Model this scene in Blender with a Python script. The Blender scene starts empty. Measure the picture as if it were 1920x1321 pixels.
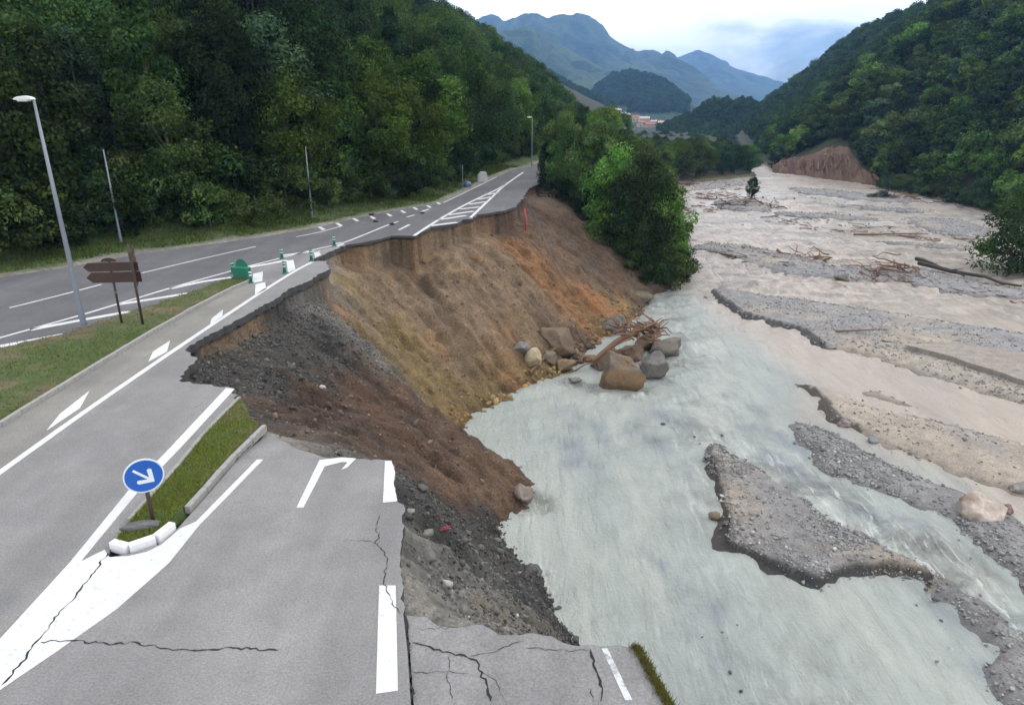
import bpy, bmesh, math, random
import numpy as np
from mathutils import Vector, Matrix, Euler
from mathutils.geometry import tessellate_polygon

random.seed(7)
RNG = np.random.default_rng(7)
R = math.radians

# ------------------------------------------------------------------ camera
CAM_H, PITCH, FPX = 10.3, R(20.0), 1290.0
CX, CY = 960.0, 660.5
SC = bpy.context.scene
COL = SC.collection
cam_d = bpy.data.cameras.new('camera')
cam_d.sensor_width = 36.0
cam_d.lens = FPX / 1920.0 * 36.0
cam_d.clip_start, cam_d.clip_end = 0.5, 30000.0
cam = bpy.data.objects.new('camera', cam_d)
cam.location = (0, 0, CAM_H)
cam.rotation_euler = (R(90) - PITCH, 0, 0)
COL.objects.link(cam)
SC.camera = cam

# ------------------------------------------------------------------ world, sun, exposure
SUN_AZ, SUN_EL = R(66.0), R(42.0)         # azimuth clockwise from +Y, elevation
world = bpy.data.worlds.new('World')
SC.world = world
world.use_nodes = True
wn, wl = world.node_tree.nodes, world.node_tree.links
wn.clear()
w_out = wn.new('ShaderNodeOutputWorld')
w_bg = wn.new('ShaderNodeBackground')
w_bg.inputs['Strength'].default_value = 0.12
w_sky = wn.new('ShaderNodeTexSky')
w_sky.sky_type = 'NISHITA'
w_sky.sun_disc = False
w_sky.sun_elevation = SUN_EL
w_sky.sun_rotation = SUN_AZ
w_sky.altitude = 300
w_sky.air_density = 1.0
w_sky.dust_density = 0.4
w_tc = wn.new('ShaderNodeTexCoord')
w_map = wn.new('ShaderNodeMapping')
w_map.inputs['Location'].default_value = (0.35, 1.7, 0.2)
w_map.inputs['Scale'].default_value = (1.0, 1.0, 2.6)
w_n1 = wn.new('ShaderNodeTexNoise')
w_n1.inputs['Scale'].default_value = 3.2
w_n1.inputs['Detail'].default_value = 6.0
w_n1.inputs['Roughness'].default_value = 0.55
w_n1.inputs['Distortion'].default_value = 0.3
w_r1 = wn.new('ShaderNodeValToRGB')
w_r1.color_ramp.elements[0].position = 0.31
w_r1.color_ramp.elements[1].position = 0.46
w_n2 = wn.new('ShaderNodeTexNoise')
w_n2.inputs['Scale'].default_value = 5.5
w_n2.inputs['Detail'].default_value = 5.0
w_r2 = wn.new('ShaderNodeValToRGB')
w_r2.color_ramp.elements[0].position = 0.40
w_r2.color_ramp.elements[0].color = (24.0, 23.9, 23.7, 1)
w_r2.color_ramp.elements[1].position = 0.62
w_r2.color_ramp.elements[1].color = (18.5, 18.7, 19.0, 1)
w_mix = wn.new('ShaderNodeMix')
w_mix.data_type = 'RGBA'
wl.new(w_tc.outputs['Generated'], w_map.inputs['Vector'])
wl.new(w_map.outputs['Vector'], w_n1.inputs['Vector'])
wl.new(w_map.outputs['Vector'], w_n2.inputs['Vector'])
wl.new(w_n1.outputs['Fac'], w_r1.inputs['Fac'])
wl.new(w_n2.outputs['Fac'], w_r2.inputs['Fac'])
wl.new(w_r1.outputs['Color'], w_mix.inputs[0])
wl.new(w_sky.outputs['Color'], w_mix.inputs[6])
wl.new(w_r2.outputs['Color'], w_mix.inputs[7])
wl.new(w_mix.outputs[2], w_bg.inputs['Color'])
wl.new(w_bg.outputs['Background'], w_out.inputs['Surface'])

sun_d = bpy.data.lights.new('sun', 'SUN')
sun_d.energy = 1.5
sun_d.angle = R(14)
sun_d.color = (1.0, 0.94, 0.85)
sun = bpy.data.objects.new('sun', sun_d)
sd = Vector((math.sin(SUN_AZ) * math.cos(SUN_EL), math.cos(SUN_AZ) * math.cos(SUN_EL), math.sin(SUN_EL)))
sun.rotation_euler = sd.to_track_quat('Z', 'Y').to_euler()
sun.location = sd * 200
COL.objects.link(sun)

SC.view_settings.view_transform = 'Standard'
SC.view_settings.look = 'None'
SC.view_settings.gamma = 1.0
SC.view_settings.use_curve_mapping = False
SC.view_settings.exposure = -0.30
SC.render.engine = 'CYCLES'
cy = SC.cycles
cy.use_denoising = True
cy.max_bounces = 5
cy.diffuse_bounces = 2
cy.glossy_bounces = 2
cy.transmission_bounces = 2
cy.transparent_max_bounces = 4
cy.volume_bounces = 0
cy.use_adaptive_sampling = True
cy.adaptive_threshold = 0.04

# ------------------------------------------------------------------ measuring helpers
CP, SP = math.cos(PITCH), math.sin(PITCH)
WZ = -10.5                                  # river level; the road is z = 0

def P(px, py, z=0.0):
    """world (x, y) of the photograph's point px, py when it lies at height z"""
    u, v = px - CX, py - CY
    k = (CAM_H - z) / (FPX * SP + v * CP)
    return (u * k, (FPX * CP - v * SP) * k)

def P3(px, py, z=0.0):
    x, y = P(px, py, z)
    return Vector((x, y, z))

def AT(px, py, dist):
    """world point of px, py standing dist metres ahead"""
    u, v = px - CX, py - CY
    k = dist / (FPX * CP - v * SP)
    return Vector((u * k, dist, CAM_H - (FPX * SP + v * CP) * k))

def PL(pts, z=0.0):
    return [P(a, b, z) for a, b in pts]

def ext(a, b, d):
    """point d metres past a, going from b to a"""
    dx, dy = a[0] - b[0], a[1] - b[1]
    l = math.hypot(dx, dy)
    return (a[0] + dx / l * d, a[1] + dy / l * d)

_perm = np.random.default_rng(3).integers(0, 1 << 30, 65536)

def _hash(ix, iy, s):
    return (_perm[(ix * 7919 + iy * 104729 + s * 15485863) & 65535] & 0xffff) / 65535.0

def vnoise(x, y, s=0):
    x = np.asarray(x, float); y = np.asarray(y, float)
    ix, iy = np.floor(x).astype(np.int64), np.floor(y).astype(np.int64)
    fx, fy = x - ix, y - iy
    fx = fx * fx * (3 - 2 * fx); fy = fy * fy * (3 - 2 * fy)
    a = _hash(ix, iy, s); b = _hash(ix + 1, iy, s); c = _hash(ix, iy + 1, s); d = _hash(ix + 1, iy + 1, s)
    return (a * (1 - fx) + b * fx) * (1 - fy) + (c * (1 - fx) + d * fx) * fy

def fbm(x, y, s=0, o=4, g=0.5):
    t = 0; a = 1; n = 0
    for i in range(o):
        t = t + a * vnoise(x * 2 ** i + 17.3 * i, y * 2 ** i - 9.1 * i, s + i); n += a; a *= g
    return t / n * 2 - 1

def seg_dist(x, y, pts, closed=False):
    d = np.full(np.shape(x), 1e18)
    q = list(pts) + ([pts[0]] if closed else [])
    for (ax, ay), (bx, by) in zip(q[:-1], q[1:]):
        vx, vy = bx - ax, by - ay
        t = np.clip(((x - ax) * vx + (y - ay) * vy) / (vx * vx + vy * vy + 1e-12), 0, 1)
        d = np.minimum(d, (x - ax - t * vx) ** 2 + (y - ay - t * vy) ** 2)
    return np.sqrt(d)

def inside(x, y, poly):
    r = np.zeros(np.shape(x), bool)
    n = len(poly)
    for i in range(n):
        (ax, ay), (bx, by) = poly[i], poly[(i + 1) % n]
        if ay == by: continue
        c = ((ay > y) != (by > y)) & (x < (bx - ax) * (y - ay) / (by - ay) + ax)
        r ^= c
    return r

def sdist(x, y, poly):
    """positive inside"""
    d = seg_dist(x, y, poly, True)
    return np.where(inside(x, y, poly), d, -d)

def sstep(a, b, x):
    t = np.clip((x - a) / (b - a), 0, 1)
    return t * t * (3 - 2 * t)

def rough_line(pts, step, amp, seed=0):
    """polyline with a broken outline: extra points pushed sideways"""
    r = random.Random(seed)
    out = [pts[0]]
    for a, b in zip(pts[:-1], pts[1:]):
        l = math.hypot(b[0] - a[0], b[1] - a[1])
        n = max(1, int(l / step))
        nx, ny = -(b[1] - a[1]) / (l + 1e-9), (b[0] - a[0]) / (l + 1e-9)
        for i in range(1, n + 1):
            t = i / n
            o = r.uniform(-amp, amp) if i < n else 0
            out.append((a[0] + (b[0] - a[0]) * t + nx * o, a[1] + (b[1] - a[1]) * t + ny * o))
    return out

# ------------------------------------------------------------------ object helpers
def tag(o, label=None, cat=None, group=None, kind=None):
    if label: o['label'] = label
    if cat: o['category'] = cat
    if group: o['group'] = group
    if kind: o['kind'] = kind
    return o

def link(name, me, parent=None, loc=None, rot=None, scale=None):
    o = bpy.data.objects.new(name, me)
    COL.objects.link(o)
    if parent is not None: o.parent = parent
    if loc is not None: o.location = loc
    if rot is not None: o.rotation_euler = rot
    if scale is not None: o.scale = scale if hasattr(scale, '__len__') else (scale,) * 3
    return o

def empty(name, loc, rz=0.0):
    o = link(name, None, None, loc, (0, 0, rz))
    o.empty_display_size = 0.3
    return o

def mesh_np(name, verts, faces, mats, smooth=False, cols=None, fmat=None, attr='tint'):
    """verts (n,3); faces (m,k) with one k, or a list of lists"""
    me = bpy.data.meshes.new(name)
    verts = np.asarray(verts, np.float32)
    if isinstance(faces, np.ndarray):
        m, k = faces.shape
        me.vertices.add(len(verts)); me.vertices.foreach_set('co', verts.ravel())
        me.loops.add(m * k); me.loops.foreach_set('vertex_index', faces.astype(np.int32).ravel())
        me.polygons.add(m)
        me.polygons.foreach_set('loop_start', np.arange(0, m * k, k, dtype=np.int32))
        me.polygons.foreach_set('loop_total', np.full(m, k, np.int32))
        me.update(calc_edges=True)
    else:
        me.from_pydata([tuple(map(float, v)) for v in verts], [], [list(map(int, f)) for f in faces])
    for mt in (mats if isinstance(mats, (list, tuple)) else [mats]):
        me.materials.append(mt)
    if fmat is not None: me.polygons.foreach_set('material_index', np.asarray(fmat, np.int32))
    if smooth: me.polygons.foreach_set('use_smooth', np.ones(len(me.polygons), bool))
    if cols is not None:
        cols = np.asarray(cols, np.float32)
        if cols.ndim == 1: cols = np.stack([cols] * 3, 1)
        a = me.color_attributes.new(attr, 'FLOAT_COLOR', 'POINT')
        a.data.foreach_set('color', np.concatenate([cols, np.ones((len(cols), 1), np.float32)], 1).ravel())
    me.validate()
    me.update()
    return me

class MB:
    """collects solids that make up ONE part"""
    def __init__(s): s.v, s.f, s.m = [], [], []
    def add(s, vs, fs, mi=0):
        b = len(s.v); s.v += [tuple(v) for v in vs]
        for f in fs: s.f.append([b + i for i in f]); s.m.append(mi)
        return s
    def box(s, c, d, rz=0.0, mi=0, taper=1.0):
        hx, hy, hz = d[0] / 2, d[1] / 2, d[2] / 2
        ca, sa = math.cos(rz), math.sin(rz)
        vs = []
        for z in (-hz, hz):
            k = 1 if z < 0 else taper
            for x, y in ((-hx, -hy), (hx, -hy), (hx, hy), (-hx, hy)):
                x, y = x * k, y * k
                vs.append((c[0] + x * ca - y * sa, c[1] + x * sa + y * ca, c[2] + z))
        return s.add(vs, [(3, 2, 1, 0), (4, 5, 6, 7), (0, 1, 5, 4), (1, 2, 6, 5), (2, 3, 7, 6), (3, 0, 4, 7)], mi)
    def tube(s, path, rad, n=8, mi=0, cap=True):
        path = [Vector(p) for p in path]
        rad = list(rad) if hasattr(rad, '__len__') else [rad] * len(path)
        vs, fs = [], []
        up = None
        for i, p in enumerate(path):
            t = (path[min(i + 1, len(path) - 1)] - path[max(i - 1, 0)])
            t = t.normalized() if t.length > 1e-9 else Vector((0, 0, 1))
            if up is None: up = Vector((1, 0, 0)) if abs(t.x) < 0.8 else Vector((0, 1, 0))
            a = t.cross(up).normalized(); b = t.cross(a).normalized(); up = a.cross(t) if False else up
            for k in range(n):
                w = 2 * math.pi * k / n
                vs.append(p + (a * math.cos(w) + b * math.sin(w)) * rad[i])
        for i in range(len(path) - 1):
            for k in range(n):
                k2 = (k + 1) % n
                fs.append((i * n + k, i * n + k2, (i + 1) * n + k2, (i + 1) * n + k))
        if cap:
            fs.append(tuple(range(n - 1, -1, -1))); fs.append(tuple((len(path) - 1) * n + k for k in range(n)))
        return s.add(vs, fs, mi)
    def prism(s, outline, y0, y1, mi=0):
        """outline in (x, z), extruded along y"""
        n = len(outline)
        vs = [(x, y0, z) for x, z in outline] + [(x, y1, z) for x, z in outline]
        fs = [tuple(range(n)), tuple(range(2 * n - 1, n - 1, -1))]
        for i in range(n):
            j = (i + 1) % n
            fs.append((j, i, n + i, n + j))
        return s.add(vs, fs, mi)
    def mesh(s, name, mats, smooth=False):
        me = mesh_np(name, s.v, s.f, mats, smooth, fmat=s.m)
        bm = bmesh.new(); bm.from_mesh(me); bmesh.ops.recalc_face_normals(bm, faces=bm.faces); bm.to_mesh(me); bm.free()
        return me
    def build(s, name, mats, parent=None, smooth=False, **kw):
        return link(name, s.mesh(name, mats, smooth), parent, **kw)

def bevel(me, w, seg=1):
    bm = bmesh.new(); bm.from_mesh(me)
    bmesh.ops.remove_doubles(bm, verts=bm.verts, dist=1e-5)
    bmesh.ops.bevel(bm, geom=list(bm.edges), offset=w, segments=seg, affect='EDGES', clamp_overlap=True)
    bm.to_mesh(me); bm.free()
    return me

# ------------------------------------------------------------------ materials
def newmat(name):
    m = bpy.data.materials.new(name); m.use_nodes = True
    nt = m.node_tree; nt.nodes.clear()
    o = nt.nodes.new('ShaderNodeOutputMaterial'); b = nt.nodes.new('ShaderNodeBsdfPrincipled')
    nt.links.new(b.outputs[0], o.inputs['Surface'])
    return m, nt, b

def N(nt, t, **kw):
    n = nt.nodes.new(t)
    for k, v in kw.items():
        if k in n.inputs: n.inputs[k].default_value = v
        else: setattr(n, k, v)
    return n

def mixrgb(nt, blend, fac, a, b):
    m = nt.nodes.new('ShaderNodeMix'); m.data_type = 'RGBA'; m.blend_type = blend
    for i, v in ((0, fac), (6, a), (7, b)):
        if hasattr(v, 'is_linked') or isinstance(v, bpy.types.NodeSocket): nt.links.new(v, m.inputs[i])
        elif i == 0: m.inputs[0].default_value = v
        else: m.inputs[i].default_value = (*v, 1) if len(v) == 3 else v
    return m.outputs[2]

def ramp(nt, src, stops):
    r = nt.nodes.new('ShaderNodeValToRGB')
    e = r.color_ramp.elements
    while len(e) < len(stops): e.new(0.5)
    for i, (p, c) in enumerate(stops):
        e[i].position = p; e[i].color = (c, c, c, 1) if not hasattr(c, '__len__') else (*c, 1)
    nt.links.new(src, r.inputs['Fac'])
    return r.outputs['Color']

def coords(nt, scale=(1, 1, 1), rot=(0, 0, 0), kind='Position'):
    if kind == 'Position':
        s = nt.nodes.new('ShaderNodeNewGeometry').outputs['Position']
    else:
        s = nt.nodes.new('ShaderNodeTexCoord').outputs['Object']
    m = nt.nodes.new('ShaderNodeMapping')
    m.inputs['Scale'].default_value = scale; m.inputs['Rotation'].default_value = rot
    nt.links.new(s, m.inputs['Vector'])
    return m.outputs['Vector']

def noise(nt, vec, scale, detail=4, rough=0.55, dist=0.0):
    n = N(nt, 'ShaderNodeTexNoise', Scale=scale, Detail=detail, Roughness=rough, Distortion=dist)
    nt.links.new(vec, n.inputs['Vector'])
    return n.outputs['Fac']

def bump(nt, b, h, strength=0.5, dist=0.05):
    n = N(nt, 'ShaderNodeBump', Strength=strength, Distance=dist)
    nt.links.new(h, n.inputs['Height']); nt.links.new(n.outputs[0], b.inputs['Normal'])
    return n

def attr_col(nt, name='tint'):
    a = nt.nodes.new('ShaderNodeAttribute'); a.attribute_name = name
    return a.outputs['Color']

def simple(name, col, rough=0.7, var=0.25, scale=6.0, bmp=0.2, metal=0.0, kind='Object'):
    m, nt, b = newmat(name)
    v = coords(nt, kind=kind)
    n = noise(nt, v, scale, 5)
    d = tuple(c * (1 - var) for c in col); l = tuple(min(1, c * (1 + var)) for c in col)
    nt.links.new(mixrgb(nt, 'MIX', n, d, l), b.inputs['Base Color'])
    b.inputs['Roughness'].default_value = rough; b.inputs['Metallic'].default_value = metal
    if bmp: bump(nt, b, noise(nt, v, scale * 4, 3), bmp, 0.02)
    return m

def asphalt(name, col, warm=(1, 1, 1)):
    m, nt, b = newmat(name)
    v = coords(nt)
    big = noise(nt, v, 0.22, 5, 0.6)
    mid = noise(nt, v, 1.3, 4, 0.6)
    fine = noise(nt, v, 20, 3, 0.75)
    c = mixrgb(nt, 'MIX', ramp(nt, big, [(0.3, 0.0), (0.72, 1.0)]), tuple(x * 0.80 for x in col), tuple(x * 1.15 * w for x, w in zip(col, warm)))
    c = mixrgb(nt, 'MULTIPLY', 1.0, c, ramp(nt, mid, [(0.3, 0.9), (0.7, 1.06)]))
    c = mixrgb(nt, 'MULTIPLY', 1.0, c, ramp(nt, fine, [(0.28, 0.66), (0.7, 1.25)]))
    # tyre-worn streaks and oil spots
    spots = noise(nt, v, 2.6, 6, 0.75)
    c = mixrgb(nt, 'MULTIPLY', 1.0, c, ramp(nt, spots, [(0.24, 0.72), (0.36, 1.0)]))
    # wheel paths and paver seams running along the lanes
    vl = coords(nt, (1.0, 0.06, 1.0), (0, 0, R(-6)))
    c = mixrgb(nt, 'MULTIPLY', 1.0, c, ramp(nt, noise(nt, vl, 0.8, 3, 0.5), [(0.35, 0.88), (0.65, 1.07)]))
    # hairline crazing
    vo = N(nt, 'ShaderNodeTexVoronoi', feature='DISTANCE_TO_EDGE', Scale=0.9)
    wv = nt.nodes.new('ShaderNodeVectorMath'); wv.operation = 'ADD'
    nz = N(nt, 'ShaderNodeTexNoise', Scale=1.4, Detail=4)
    nt.links.new(v, nz.inputs['Vector']); nt.links.new(v, wv.inputs[0]); nt.links.new(nz.outputs['Color'], wv.inputs[1])
    nt.links.new(wv.outputs[0], vo.inputs['Vector'])
    gate = ramp(nt, noise(nt, v, 0.16, 2), [(0.52, 0.0), (0.64, 1.0)])
    line = ramp(nt, vo.outputs['Distance'], [(0.0, 0.72), (0.012, 1.0)])
    c = mixrgb(nt, 'MULTIPLY', gate, c, line)
    nt.links.new(c, b.inputs['Base Color'])
    b.inputs['Roughness'].default_value = 0.88
    bump(nt, b, fine, 0.35, 0.012)
    return m

def leafmat(name, trans=0.25):
    m = bpy.data.materials.new(name); m.use_nodes = True
    nt = m.node_tree; nt.nodes.clear()
    o = nt.nodes.new('ShaderNodeOutputMaterial')
    inf = nt.nodes.new('ShaderNodeObjectInfo')
    hs = N(nt, 'ShaderNodeHueSaturation')
    mr = nt.nodes.new('ShaderNodeMapRange'); mr.inputs['To Min'].default_value = 0.480; mr.inputs['To Max'].default_value = 0.503
    mv = nt.nodes.new('ShaderNodeMapRange'); mv.inputs['To Min'].default_value = 0.72; mv.inputs['To Max'].default_value = 1.3
    nt.links.new(inf.outputs['Random'], mr.inputs['Value']); nt.links.new(inf.outputs['Random'], mv.inputs['Value'])
    c = mixrgb(nt, 'MULTIPLY', 1.0, inf.outputs['Color'], attr_col(nt))
    nt.links.new(c, hs.inputs['Color']); nt.links.new(mr.outputs[0], hs.inputs['Hue']); nt.links.new(mv.outputs[0], hs.inputs['Value'])
    d = N(nt, 'ShaderNodeBsdfDiffuse'); t = N(nt, 'ShaderNodeBsdfTranslucent'); mx = N(nt, 'ShaderNodeMixShader', Fac=trans)
    nt.links.new(hs.outputs[0], d.inputs['Color']); nt.links.new(hs.outputs[0], t.inputs['Color'])
    nt.links.new(d.outputs[0], mx.inputs[1]); nt.links.new(t.outputs[0], mx.inputs[2]); nt.links.new(mx.outputs[0], o.inputs['Surface'])
    return m

def tinted(name, fine=14.0, var=0.45, rough=0.9, bmp=0.6, bdist=0.06, streak=None):
    """ground whose base colour comes from the soil kind stored on the mesh"""
    m, nt, b = newmat(name)
    v = coords(nt)
    n1 = noise(nt, v, fine, 5, 0.7)
    n2 = noise(nt, v, fine * 0.17, 4, 0.6)
    c = attr_col(nt)
    c = mixrgb(nt, 'MULTIPLY', 1.0, c, ramp(nt, n1, [(0.25, 1 - var), (0.75, 1 + var)]))
    c = mixrgb(nt, 'MULTIPLY', 1.0, c, ramp(nt, n2, [(0.25, 1 - var * 0.6), (0.75, 1 + var * 0.6)]))
    nt.links.new(c, b.inputs['Base Color']); b.inputs['Roughness'].default_value = rough
    bump(nt, b, n1, bmp, bdist)
    return m

M = {}
M['asphalt_light'] = asphalt('asphalt_light', (0.205, 0.202, 0.206), (1.02, 1.0, 0.97))
M['asphalt_dark'] = asphalt('asphalt_dark', (0.112, 0.110, 0.118))
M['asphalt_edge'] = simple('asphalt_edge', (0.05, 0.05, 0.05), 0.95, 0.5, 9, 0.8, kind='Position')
M['kerb'] = simple('kerb', (0.26, 0.255, 0.24), 0.9, 0.35, 7, 0.4)
M['kerb_white'] = simple('kerb_white', (0.72, 0.73, 0.73), 0.8, 0.12, 9, 0.3)
M['shoulder'] = asphalt('shoulder_asphalt', (0.200, 0.195, 0.184), (1.03, 1.0, 0.94))
M['crack'] = simple('crack', (0.018, 0.018, 0.02), 1.0, 0.3, 9, 0)
M['soil'] = tinted('soil', 7, 0.6, 0.95, 1.0, 0.22)
M['gravel'] = tinted('gravel', 9, 0.42, 0.92, 0.8, 0.06)
M['turf'] = tinted('turf', 16, 0.5, 0.95, 0.9, 0.06)
M['stone'] = tinted('stone', 5, 0.3, 0.85, 0.7, 0.05)
M['litter'] = tinted('litter', 2.5, 0.5, 0.95, 0.8, 0.3)
M['bark'] = simple('bark', (0.075, 0.062, 0.05), 0.95, 0.4, 5, 0.5)
M['driftwood'] = simple('driftwood', (0.17, 0.105, 0.068), 0.9, 0.45, 4, 0.5)
M['driftwood_red'] = simple('driftwood_red', (0.165, 0.088, 0.055), 0.9, 0.45, 3, 0.5)
M['driftwood_dark'] = simple('driftwood_dark', (0.045, 0.038, 0.032), 0.9, 0.4, 4, 0.5)
M['galvanised'] = simple('galvanised', (0.19, 0.215, 0.25), 0.5, 0.12, 3, 0.05, 0.3)
M['lamp_glass'] = simple('lamp_glass', (0.72, 0.73, 0.70), 0.4, 0.08, 5, 0)
M['sign_brown'] = simple('sign_brown', (0.050, 0.026, 0.020), 0.6, 0.25, 3, 0.05)
M['post_brown'] = simple('post_brown', (0.055, 0.035, 0.028), 0.7, 0.3, 5, 0.1)
M['sign_blue'] = simple('sign_blue', (0.012, 0.10, 0.42), 0.35, 0.06, 4, 0)
M['sign_white'] = simple('sign_white', (0.66, 0.71, 0.76), 0.4, 0.06, 4, 0)
M['plastic_green'] = simple('plastic_green', (0.012, 0.135, 0.085), 0.45, 0.25, 4, 0.05)
M['plastic_green_light'] = simple('plastic_green_light', (0.03, 0.24, 0.15), 0.45, 0.2, 4, 0.05)
M['plastic_white'] = simple('plastic_white', (0.7, 0.72, 0.7), 0.5, 0.1, 4, 0)
M['red_plastic'] = simple('red_plastic', (0.25, 0.026, 0.026), 0.5, 0.25, 4, 0)
M['cable'] = simple('cable', (0.10, 0.085, 0.07), 0.7, 0.3, 4, 0)
M['leaf'] = leafmat('leaf')
M['white_box'] = simple('white_box', (0.42, 0.42, 0.42), 0.7, 0.2, 3, 0.1)
M['blue_bin'] = simple('blue_bin', (0.09, 0.13, 0.22), 0.6, 0.2, 3, 0)
M['roof_tile'] = simple('roof_tile', (0.30, 0.125, 0.075), 0.85, 0.3, 1.5, 0.2)
M['roof_pale'] = simple('roof_pale', (0.42, 0.34, 0.30), 0.85, 0.25, 1.5, 0.2)
M['plaster_cream'] = simple('plaster_cream', (0.46, 0.40, 0.32), 0.9, 0.12, 1.0, 0.1)
M['plaster_white'] = simple('plaster_white', (0.60, 0.59, 0.56), 0.9, 0.1, 1.0, 0.1)
M['plaster_pink'] = simple('plaster_pink', (0.44, 0.32, 0.27), 0.9, 0.12, 1.0, 0.1)
M['house_window'] = simple('house_window', (0.04, 0.045, 0.05), 0.3, 0.1, 1.0, 0)

def paint_mat():
    m, nt, b = newmat('road_paint')
    v = coords(nt)
    w = ramp(nt, noise(nt, v, 6, 7, 0.8), [(0.34, 0.9), (0.42, 0.0)])
    c = mixrgb(nt, 'MIX', noise(nt, v, 1.5, 4), (0.50, 0.51, 0.525), (0.66, 0.67, 0.68))
    c = mixrgb(nt, 'MULTIPLY', 1.0, c, ramp(nt, noise(nt, v, 40, 2), [(0.3, 0.90), (0.6, 1.03)]))
    c = mixrgb(nt, 'MULTIPLY', 1.0, c, ramp(nt, noise(nt, v, 0.5, 4, 0.6), [(0.3, 0.84), (0.6, 1.03)]))
    c = mixrgb(nt, 'MIX', w, c, (0.27, 0.27, 0.27))
    nt.links.new(c, b.inputs['Base Color']); b.inputs['Roughness'].default_value = 0.7
    return m
M['paint'] = paint_mat()

def worn_paint_mat():
    m, nt, b = newmat('worn_paint')
    v = coords(nt)
    w = ramp(nt, noise(nt, v, 5, 6, 0.75), [(0.34, 1.0), (0.55, 0.0)])
    c = mixrgb(nt, 'MIX', w, (0.50, 0.51, 0.52), (0.2, 0.2, 0.2))
    nt.links.new(c, b.inputs['Base Color']); b.inputs['Roughness'].default_value = 0.8
    return m
M['worn_paint'] = worn_paint_mat()

def water_mat():
    """opaque flood water: silt colours stored on the mesh, ripples as relief"""
    m, nt, b = newmat('flood_water')
    v = coords(nt)
    ang = R(-22)
    vs = coords(nt, (1.0, 0.22, 1.0), (0, 0, ang))
    vs2 = coords(nt, (1.0, 0.16, 1.0), (0, 0, R(-38)))
    base = attr_col(nt)
    rough_a = attr_col(nt, 'rough')
    big = noise(nt, vs, 0.22, 5, 0.6, 0.8)
    mid = noise(nt, vs, 1.1, 5, 0.65, 0.6)
    c = mixrgb(nt, 'MULTIPLY', 1.0, base, ramp(nt, big, [(0.3, (0.80, 0.84, 0.87)), (0.7, (1.08, 1.07, 1.04))]))
    c = mixrgb(nt, 'MULTIPLY', rough_a, c, ramp(nt, mid, [(0.3, 0.70), (0.62, 1.12)]))
    # froth where the current is rough
    far = noise(nt, coords(nt, (0.55, 1.0, 1.0), (0, 0, R(-30))), 0.30, 8, 0.72, 1.0)
    rg = nt.nodes.new('ShaderNodeMapRange'); rg.inputs['From Min'].default_value = 0.3
    nt.links.new(rough_a, rg.inputs['Value'])
    c = mixrgb(nt, 'MULTIPLY', rg.outputs[0], c, ramp(nt, far, [(0.34, (0.42, 0.40, 0.38)), (0.58, (1.12, 1.11, 1.10))]))
    f1 = noise(nt, vs2, 1.7, 7, 0.7, 1.2)
    fm = ramp(nt, f1, [(0.54, 0.0), (0.76, 1.0)])
    mm = N(nt, 'ShaderNodeMath', operation='MULTIPLY')
    nt.links.new(fm, mm.inputs[0]); nt.links.new(rg.outputs[0], mm.inputs[1])
    c = mixrgb(nt, 'MIX', mm.outputs[0], c, (0.60, 0.60, 0.575))
    nt.links.new(c, b.inputs['Base Color'])
    b.inputs['Roughness'].default_value = 0.32
    b.inputs['IOR'].default_value = 1.33
    h1 = noise(nt, vs, 1.6, 6, 0.62, 0.5)
    h2 = noise(nt, v, 5.0, 4, 0.6)
    hm = N(nt, 'ShaderNodeMath', operation='MULTIPLY_ADD')
    nt.links.new(h2, hm.inputs[0]); hm.inputs[1].default_value = 0.25; nt.links.new(h1, hm.inputs[2])
    bump(nt, b, hm.outputs[0], 0.75, 0.32)
    return m
M['water'] = water_mat()

def mountain_mat():
    m, nt, b = newmat('mountain_woods')
    v = coords(nt)
    n1 = noise(nt, v, 0.006, 6, 0.6)
    n2 = noise(nt, v, 0.05, 5, 0.7)
    c = mixrgb(nt, 'MIX', ramp(nt, n1, [(0.35, 0.0), (0.65, 1.0)]), (0.010, 0.026, 0.015), (0.040, 0.070, 0.024))
    c = mixrgb(nt, 'MULTIPLY', 1.0, c, ramp(nt, n2, [(0.3, 0.4), (0.7, 1.6)]))
    rock = ramp(nt, noise(nt, v, 0.018, 6, 0.7), [(0.68, 0.0), (0.76, 1.0)])
    c = mixrgb(nt, 'MIX', rock, c, (0.19, 0.17, 0.145))
    nt.links.new(c, b.inputs['Base Color']); b.inputs['Roughness'].default_value = 0.95
    bump(nt, b, n2, 1.0, 6.0)
    return m
M['mountain'] = mountain_mat()

def grid_mesh(name, xs, ys, zf, mats, colf=None, keep=None, smooth=True, extra=None):
    X, Y = np.meshgrid(xs, ys)
    Z = zf(X, Y)
    nx, ny = len(xs), len(ys)
    V = np.stack([X.ravel(), Y.ravel(), Z.ravel()], 1)
    i = np.arange(nx * ny).reshape(ny, nx)
    F = np.stack([i[:-1, :-1].ravel(), i[:-1, 1:].ravel(), i[1:, 1:].ravel(), i[1:, :-1].ravel()], 1)
    if keep is not None:
        kv = keep(X, Y, Z).ravel()
        F = F[kv[F].any(1)]
        used = np.zeros(len(V), bool); used[F.ravel()] = True
        re = np.cumsum(used) - 1
        V = V[used]; F = re[F]
    cols = colf(V[:, 0], V[:, 1], V[:, 2]) if colf else None
    me = mesh_np(name, V, F, mats, smooth, cols)
    if extra:
        for nm, fn in extra.items():
            a = me.color_attributes.new(nm, 'FLOAT_COLOR', 'POINT')
            e = fn(V[:, 0], V[:, 1], V[:, 2]).astype(np.float32)
            a.data.foreach_set('color', np.stack([e, e, e, np.ones_like(e)], 1).ravel())
    return me, V, F

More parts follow.
